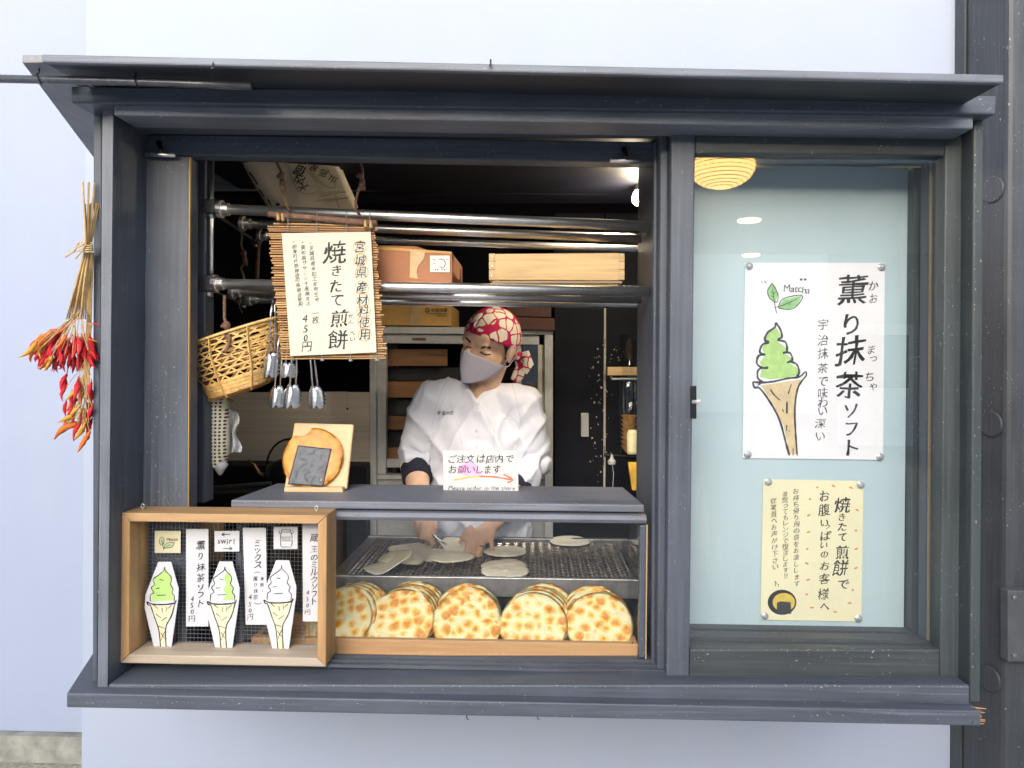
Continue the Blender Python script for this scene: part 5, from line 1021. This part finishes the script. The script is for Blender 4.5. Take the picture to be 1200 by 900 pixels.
fw = mb.build('floor_weave', m_bam, bk, fix=False); fw['kind'] = 'stuff'
for off in (.003, -.004): MB().tube([bs(i / 40, .0, off) for i in range(41)], .0058, 8, True, .6).build('rim_hoop', m_rim, bk, smooth=True)
for i in range(20): u = i / 20; MB().tube([bs(u, .022, .006), bs(u, -.012, .006), bs(u, -.014, -.006), bs(u, .022, -.008)], .0016, 5).build('rim_binding', m_rim, bk)
for u in (.56, .70, .83, .95): MB().tube([bs(u, .0, .004), bs(u, .2, .004), bs(u + .01, .45, .004), bs(u + .015, .66, .003), bs(u + .02, .8, .002)], .0058, 6, True, .3).build('stave', m_rim, bk)

# rusty monkey hooks
def monkey(name, lab, pts, Y, k=1.0, dY=0):
    q = [P(x, y, Y + dY * i / (len(pts) - 1)) for i, (x, y) in enumerate(pts)]
    rad = [.0035 * k] * len(q); mid = len(q) // 2; mb = MB(); mb.tube(q, rad, 8)
    c = q[mid]; d = (q[mid + 1] - q[mid - 1]).normalized(); mb.ell(T(*(c + Vector((-.002, -.003, .012 * k)))) @ S(.0085 * k, .0085 * k, .009 * k), 12, 8); mb.ell(frame(c - Vector((0, 0, .008 * k)), d) @ S(.0075 * k, .0075 * k, .016 * k), 12, 8); mb.ell(T(*(c + Vector((-.009 * k, -.005, .01 * k)))) @ S(.005 * k, .005 * k, .004 * k), 8, 6)
    mb.tube([c - Vector((0, 0, .012 * k)), c + Vector((.008, -.004, -.014)) * k, c + Vector((.006, -.004, -.024)) * k], .0032 * k, 6)
    me = remesh(mb, name, .0016, 1); o = bpy.data.objects.new(name, me); C.objects.link(o); me.materials.append(M_rust); return tag(o, lab, 'hook', 'rusty monkey hooks')
monkey('monkey_hook', 'rusty monkey shaped hook in front of the paper bag at the upper left', [(313, 186), (315, 180), (321, 184), (329, 200), (331, 212), (330, 220), (333, 232), (337, 243), (340, 248)], .235)
monkey('monkey_hook', 'rusty monkey shaped hook hanging right of the paper bag', [(414, 192), (415, 186), (421, 186), (425, 200), (424, 212), (420, 222), (417, 235), (417, 247), (421, 251)], .235)
monkey('monkey_hook', 'dark rusty monkey shaped hook holding the bamboo basket', [(263, 346), (263, 360), (263, 372), (265, 382), (267, 388), (269, 396), (268, 405), (264, 413), (260, 412)], .212, 1.15, -.05)
monkey('monkey_hook', 'small rusty monkey shaped hook inside the rack between its tiers', [(283, 270), (283, 280), (282, 286), (284, 292), (287, 302), (286, 310), (282, 314), (285, 322), (287, 330)], .5, 1.0)
tag(MB().tube([P(285, 330, .5), P(284, 345, .45), P(280, 360, .4), P(284, 366, .38)], .0016, 5).build('wire_hanger', M_galv), 'thin bent wire dangling between rack and basket', 'wire')

# tongs hanging from the lower rail
def scallop(mb, top, tip, w_, nrm):
    d = tip - top; s_ = d.cross(nrm).normalized(); prof = [(0, .3), (.15, .55), (.32, .92), (.42, .74), (.5, 1.0), (.58, .72), (.66, 1.0), (.74, .68), (.82, .88), (.9, .55), (.96, .5), (1, .2)]
    k = len(mb.v)
    for t, r in prof:
        p = top + d * t
        for x in (-1, -.5, 0, .5, 1): mb.v.append(p + s_ * (w_ * r * x) + nrm * (.004 * (1 - x * x) * r))
    for i in range(len(prof) - 1):
        for j in range(4): a = k + i * 5 + j; mb.f.append((a, a + 1, a + 6, a + 5))
def tongs(lab, top, joint, tip, Y, sp=1.0):
    t = thing('tongs', lab, 'tongs', P(*tip, Y), 'hanging steel tongs'); a, j, e = P(*top, Y), P(*joint, Y), P(*tip, Y)
    for s_ in (-1, 1):
        o_ = Vector((s_ * .0036 * sp, s_ * .008, 0)); w = MB(); w.tube([a + o_ * .25, a.lerp(j, .3) + o_ * .8, j + o_], [.0035, .0042, .0045], 6, flat=.5, up=(1, 0, 0)); arm = w.build('arm', M_chrome, t, smooth=True)
        w = MB(); scallop(w, j + o_, e + o_ * 1.6, .0165, Vector((s_ * .45, -.9, 0)).normalized()); w.build('claw', M_chrome, arm, smooth=True, solid=.0008)
    MB().tube([a + Vector((0, 0, -.012)), a + Vector((0, -.004, .004)), a + Vector((0, .0, .012))], .0042, 8).build('locking_ring', M_blackmetal if top[0] < 325 else M_chrome, t)
    return t
tongs('steel tongs with dark grip nearest the basket', (321, 349), (318, 412), (315, 443), .226)
tongs('steel tongs hanging low beside the basket\'s right edge', (330, 385), (325, 452), (323, 478), .232)
tongs('steel tongs with broad claws hanging under the price sheet', (346, 405), (343, 450), (340, 479), .236, 1.25)
tongs('narrow steel tongs hanging apart under the middle of the reed blind', (365, 405), (369, 452), (371, 479), .24)
tongs('steel tongs half hidden behind the reed blind\'s lower left corner', (341, 380), (338, 424), (337, 443), .245)

# dotted cloth sleeve and carrier bag under the basket
m_dot, nt, b = newmat('dotted_mesh'); vo = N(nt, 'ShaderNodeTexVoronoi', voronoi_dimensions='2D'); vo.inputs['Scale'].default_value = 1; vo.inputs['Randomness'].default_value = .12
cvv = coords(nt, (112, 112, 112)); sx_ = N(nt, 'ShaderNodeSeparateXYZ'); cx_ = N(nt, 'ShaderNodeCombineXYZ'); nt.links.new(cvv, sx_.inputs[0]); nt.links.new(sx_.outputs[0], cx_.inputs[0]); nt.links.new(sx_.outputs[2], cx_.inputs[1]); nt.links.new(cx_.outputs[0], vo.inputs['Vector']); nt.links.new(ramp(nt, vo.outputs['Distance'], [(.27, (.035, .03, .03)), (.33, (.72, .66, .50))]), b.inputs['Base Color']); b.inputs['Roughness'].default_value = .7
sl_ = thing('mesh_sleeve', 'dotted cream mesh sleeve hanging under the basket by the jamb', 'sleeve', P(257, 553, .3))
def tubesec(cx, w_):
    return lambda u, v_: P(cx[0] + (cx[1] - cx[0]) * v_, 466 + 80 * v_, .3) + Vector(((w_ * (.75 + .35 * math.sin(math.pi * min(1, v_ * .9 + .1)) - .35 * max(0, v_ - .85) / .15) * .9 + .002 * noise.noise(Vector((u * 8, v_ * 5, 0)))) * math.cos(2 * math.pi * u), .03 * math.sin(2 * math.pi * u), 0))
MB().grid(tubesec((253, 257), .030), 28, 16).build('sleeve', m_dot, sl_, smooth=True)
MB().lathe([(.014, 0), (.02, -.008), (.012, -.02), (.006, -.03), (.002, -.034)], P(258, 541, .29), 14).build('gathered_end', M_alu, sl_, smooth=True)
m_bag = simple('white_poly', (.72, .73, .74), .4, 0, .05, 30, .3)
cb2 = thing('carrier_bag', 'crumpled white and green plastic bag beside the dotted sleeve', 'bag', P(275, 545, .33))
MB().grid(lambda u, v_: P(264 + (17 - 4 * (1 - v_) + 3 * math.sin(v_ * 9)) * u, 478 + 52 * v_ + 5 * u * (1 - v_), .335 - .012 * math.sin(u * 7 + v_ * 5)), 10, 14).build('film', m_bag, cb2, solid=.001)
MB().grid(lambda u, v_: P(263 + 6 * u - 3 * v_ * u, 470 + 52 * v_, .328 - .006 * math.sin(u * 3 + v_ * 4)), 5, 12).build('green_band', simple('green_poly', (.28, .62, .28), .45), cb2, solid=.001); MB().quad([(259, 463), (274, 469), (265, 478), (258, 470)], .33, .004).build('brown_tag', m_tape, cb2)

# large paper bag overhead
pg = thing('paper_bag', 'large cream printed paper bag leaning on the upper pipes', 'bag', P(345, 250, .62))
m_kraft = simple('cream_kraft', (.84, .76, .56), .8, 0, .08, 7, .15)
bq = [P(262, 168, .36), P(384, 168, .36), P(414, 235, .62), P(404, 258, .66), P(318, 262, .66)]
q4 = (P(258, 150, .34), P(378, 150, .34), P(419, 246, .66), P(326, 268, .66))
bn = (q4[1] - q4[0]).cross(q4[3] - q4[0]).normalized(); bn = bn if bn.y < 0 else -bn
MB().grid(lambda u, v_: q4[0].lerp(q4[1], u).lerp(q4[3].lerp(q4[2], u), v_) + bn * (.006 * noise.noise(Vector((u * 3, v_ * 3, 2))) - .02 * max(0, .12 - u) * 4 * 1), 18, 18).build('front_sheet', m_kraft, pg, smooth=True, solid=.002)
MB().grid(lambda u, v_: q4[0].lerp(q4[1], u).lerp(q4[3].lerp(q4[2], u), v_) - bn * (.012 + .01 * noise.noise(Vector((u * 3, v_ * 3, 7)))), 10, 10).build('rear_sheet', m_kraft, pg, smooth=True, solid=.002)
bpl = BVHTree.FromPolygons(list(q4), [(0, 1, 2, 3)])
ik = Ink(.5, 220, 150, 4.286, bvh=bpl)
class RI(Ink): pass
for ch, x, y, s_ in (('大', 578, 298, 42), ('内', 560, 262, 44), ('宿', 562, 216, 56), ('山', 728, 258, 36), ('形', 682, 226, 38), ('屋', 632, 200, 34)):
    k0 = len(ik.v); ik.char(ch, x, y, s_ * 1.15, .05, .02); cx, cy_ = ik.px(x, y)
    for i in range(k0, len(ik.v)): X, Y_ = ik.v[i]; dx, dy = X - cx, Y_ - cy_; a = math.radians(205); ik.v[i] = (cx + dx * math.cos(a) - dy * math.sin(a), cy_ + dx * math.sin(a) + dy * math.cos(a))
ik.build('print', simple('faded_print', (.07, .06, .05), .8), pg, .0025); ik = Ink(.5, 220, 150, 4.286, bvh=bpl)
for a in ([(308, 222), (330, 250), (352, 285)], [(358, 308), (385, 345)], [(402, 358), (420, 390)]): ik.stroke(a, 9)
ik.ellipse(310, 268, 16, 9, 10); ik.ellipse(452, 384, 12, 8, 8); ik.build('marks', simple('faded_print', (.07, .06, .05), .8), pg, .0025)
ik = Ink(.5, 220, 150, 4.286, bvh=bpl)
for a in ([(505, 190), (520, 250), (570, 325), (660, 310), (600, 215), (560, 180)], [(600, 175), (650, 270), (740, 300), (700, 200)], [(660, 345), (800, 320)], [(700, 370), (815, 350)], [(740, 330), (760, 400)], [(470, 160), (510, 200)]): ik.stroke(a, 6)
ik.build('brown_linework', simple('brown_print', (.50, .38, .20), .8), pg, .0022)

# ------------------------------------------------------------------ dried chilli bunches on the bay's left post
def chmesh(seed):
    rr = random.Random(seed); mb = MB(); b1, b2 = rr.uniform(-.18, .18), rr.uniform(-.12, .12)
    n = 9; pts = [Vector((b1 * math.sin(t * 2.6), b2 * math.sin(t * 3.4), -t)) for t in [i / (n - 1) for i in range(n)]]
    mb.tube(pts, [r * (1 + rr.uniform(-.28, .22)) for r in (.06, .105, .12, .115, .10, .082, .06, .035, .008)], 8); mb.tube([Vector((0, 0, .22)), Vector((.02, 0, .08)), Vector((0, 0, -.02))], [.018, .022, .05], 5); return mb.mesh('chilli', True)
m_chs = [simple('chilli_' + n_, c_, .48, 0, .4, 90, .6, rnd=True) for n_, c_ in (('red', (.62, .012, .022)), ('dark', (.36, .008, .016)), ('orange', (.70, .17, .012)), ('amber', (.62, .33, .04)))]
chm = []
for mi in range(4):
    l_ = []
    for i in range(3): me = chmesh(mi * 7 + i); me.materials.append(m_chs[mi]); l_.append(me)
    chm.append(l_)
m_straw = simple('dry_stem', (.50, .33, .14), .8, 0, .25, 50)
kz = 4.733; Zc = zz(10, 350, kz)
def chil(par, a, e, c_, Y):
    A, B = P(*Zc(*a), Y), P(*Zc(*e), Y + rng.uniform(-.02, .02)); d = A - B; L = d.length
    inst('chilli', rng.choice(chm[c_]), par, frame(A, d.normalized(), (rng.uniform(-1, 1), rng.uniform(-1, 1), .1)) @ S(min(L * 1.0, .066), min(L * 1.0, .066), L))
ub = thing('chilli_bunch', 'large dried bunch of red and orange chillies tied at the bay\'s left post', 'chilli bunch', P(80, 430, -.03), 'dried chilli bunches')
up = [((155, 240), (45, 325), 3), ((205, 220), (110, 310), 2), ((285, 180), (180, 212), 0), ((320, 155), (235, 285), 0), ((320, 205), (255, 280), 2), ((365, 205), (340, 335), 0), ((340, 225), (270, 350), 0), ((420, 220), (405, 350), 0), ((440, 225), (500, 240), 2), ((462, 140), (512, 146), 0), ((190, 262), (185, 335), 3), ((160, 285), (130, 350), 2), ((240, 320), (195, 410), 3), ((270, 345), (255, 410), 1), ((300, 345), (312, 410), 1), ((352, 320), (356, 400), 1), ((385, 330), (385, 405), 1), ((440, 280), (485, 350), 0), ((215, 335), (150, 385), 2), ((230, 300), (170, 370), 0), ((385, 215), (378, 320), 0), ((300, 225), (245, 330), 0), ((260, 200), (150, 255), 2), ((215, 240), (175, 310), 3), ((395, 215), (395, 270), 3), ((250, 270), (215, 350), 0), ((330, 260), (320, 360), 0), ((430, 260), (440, 350), 0), ((285, 290), (265, 375), 0), ((235, 180), (185, 205), 3)]
for i, (a, e, c_) in enumerate(up): chil(ub, a, e, c_, -.035 + .012 * (i % 4))
for i in range(75): x = rng.uniform(180, 455); y = rng.uniform(205, 330); chil(ub, (x, y), (x + (x - 350) * .35 + rng.uniform(-20, 20), y + rng.uniform(60, 110)), rng.choice((0, 0, 0, 1, 2)), .01 + rng.uniform(-.015, .03))
tie = (103, 290)
for i in range(9):
    xt = 97 + i * 2.3; MB().tube([P(xt if i != 2 else 99.5, 213 + 30 * abs(math.sin(i * 2.1)), -.02 + .004 * i), P(tie[0] + (i - 4) * .6, tie[1], -.025 + .002 * i), P(95 + (i - 4) * 1.6, 335, -.022 + .003 * (i % 3)), P(89 + (i - 4) * 2.8, 374, -.025 + .005 * (i % 3))], [.0022, .0026, .0024, .0016], 6).build('stem', m_straw, ub, smooth=True)
for i in range(22):
    a_ = up[i][0]; mx = Zc(*a_); MB().tube([P(90 + rng.uniform(-6, 8), 366 + rng.uniform(-6, 6), -.02), P(mx[0] * .6 + 36, mx[1] * .5 + 188, -.03), P(mx[0], mx[1] + 1, -.03)], .0009, 4).build('stalk', m_straw, ub)
for i in range(4): MB().tube([P(tie[0] + 5.5 * math.cos(t), tie[1] - 4 + i * 2.5 + 2 * math.sin(t), -.022 - .012 * math.sin(t)) for t in [j * .7 for j in range(10)]], .0016, 5).build('twine', simple('raffia', (.55, .40, .20), .8), ub)
for q in ([(101, 284), (90, 290), (84, 296), (76, 301)], [(101, 286), (94, 296), (88, 303)], [(100, 284), (92, 284), (86, 296), (96, 292)]): MB().tube([P(x, y, -.035) for x, y in q], .002, 5).build('twine', simple('raffia', (.55, .40, .20), .8), ub)
MB().tube([P(109, 292, -.001), P(107, 293, -.02), P(104, 291, -.028)], .0013, 5).build('nail', M_blackmetal, ub)
lb_ = thing('chilli_bunch', 'smaller dried bunch of orange chillies hanging below and behind the large one', 'chilli bunch', P(95, 530, .0), 'dried chilli bunches')
lo = [((320, 490), (305, 570), 0), ((390, 490), (305, 565), 3), ((360, 540), (310, 645), 2), ((385, 455), (370, 580), 0), ((410, 510), (400, 590), 2), ((435, 480), (440, 595), 0), ((460, 465), (458, 560), 0), ((370, 640), (265, 685), 3), ((380, 690), (265, 785), 2), ((420, 700), (355, 800), 3), ((450, 740), (395, 860), 2), ((345, 650), (310, 695), 3), ((465, 600), (455, 700), 0), ((430, 610), (390, 690), 3), ((440, 650), (425, 740), 2), ((395, 600), (355, 690), 3), ((440, 420), (450, 500), 1), ((460, 150), (455, 200), 0), ((465, 300), (460, 380), 1)]
for i, (a, e, c_) in enumerate(lo): chil(lb_, a, e, c_, .0 + .01 * (i % 3))
for i in range(22): x = rng.uniform(310, 465); y = rng.uniform(420, 690); chil(lb_, (x, y), (x - rng.uniform(-8, 45), y + rng.uniform(60, 105)), rng.choice((0, 0, 0, 1, 2, 3)), .015 + rng.uniform(-.01, .02))
for i in range(5): MB().tube([P(104 + i * 1.2, 296, .0), P(103 + i * .9, 370, .004), P(98 + i * 1.6, 440, .003), P(88 + i * 4, 490 + 6 * (i % 3), .0)], [.0022, .002, .0015, .001], 5).build('stem', m_straw, lb_, smooth=True)
for a, e, c_ in lo: p0 = Zc(*a); MB().tube([P(98, p0[1] - 22, .004), P((98 + p0[0]) / 2, p0[1] - 14, .0), P(p0[0], p0[1] + .5, .002)], .0008, 4).build('stalk', m_straw, lb_)
# ------------------------------------------------------------------ chipped paint on the bay's and the case's edges
def chips(parent, segs, mat):
    mb = MB()
    for x0, y0, x1, y1, Y, n, k in segs:
        for _ in range(n):
            t = rng.random() ** 1.0; x = x0 + (x1 - x0) * t; y = y0 + (y1 - y0) * t + rng.gauss(0, .7); lx = rng.uniform(.5, 2.2) * k; ly = rng.uniform(.35, .8) * k
            if abs(y1 - y0) > abs(x1 - x0): lx, ly = ly, lx
            m = 6; mb.prism([P(x + lx * rng.uniform(.5, 1.1) * math.cos(-2 * math.pi * i / m), y + ly * rng.uniform(.5, 1.1) * math.sin(-2 * math.pi * i / m), Y) for i in range(m)], (0, .0006, 0))
    o = mb.build('paint_chips', mat, parent); o['kind'] = 'stuff'; return o
m_bare = simple('bare_timber', (.40, .34, .27), .8, 0, .35, 90)
chips(bay, [(130, 803.5, 1135, 804.5, -.0168, 46, .8), (90, 823.5, 1148, 825, -.0458, 34, .7), (85, 840, 1148, 838.5, -.0458, 22, .7), (135, 134.5, 1138, 149.5, -.0368, 26, .7), (60, 72, 1170, 95.5, -.1706, 22, .7), (1143, 150, 1140, 815, -.0128, 18, .7), (118, 160, 114.5, 810, -.0142, 14, .6)], m_bare)
chips(sash, [(787.5, 160, 782, 790, .0292, 10, .6), (812, 762, 1098, 762.5, .0308, 16, .6), (1109, 160, 1102, 790, .0292, 12, .6)], m_bare)
chips(case, [(275, 589.6, 753, 589.6, .1112, 30, .6), (735, 605, 756, 604, .1022, 12, .9), (750, 618, 748.5, 770, .1092, 14, .6), (398, 603.5, 425, 603.5, .1022, 8, .9)], m_bare)
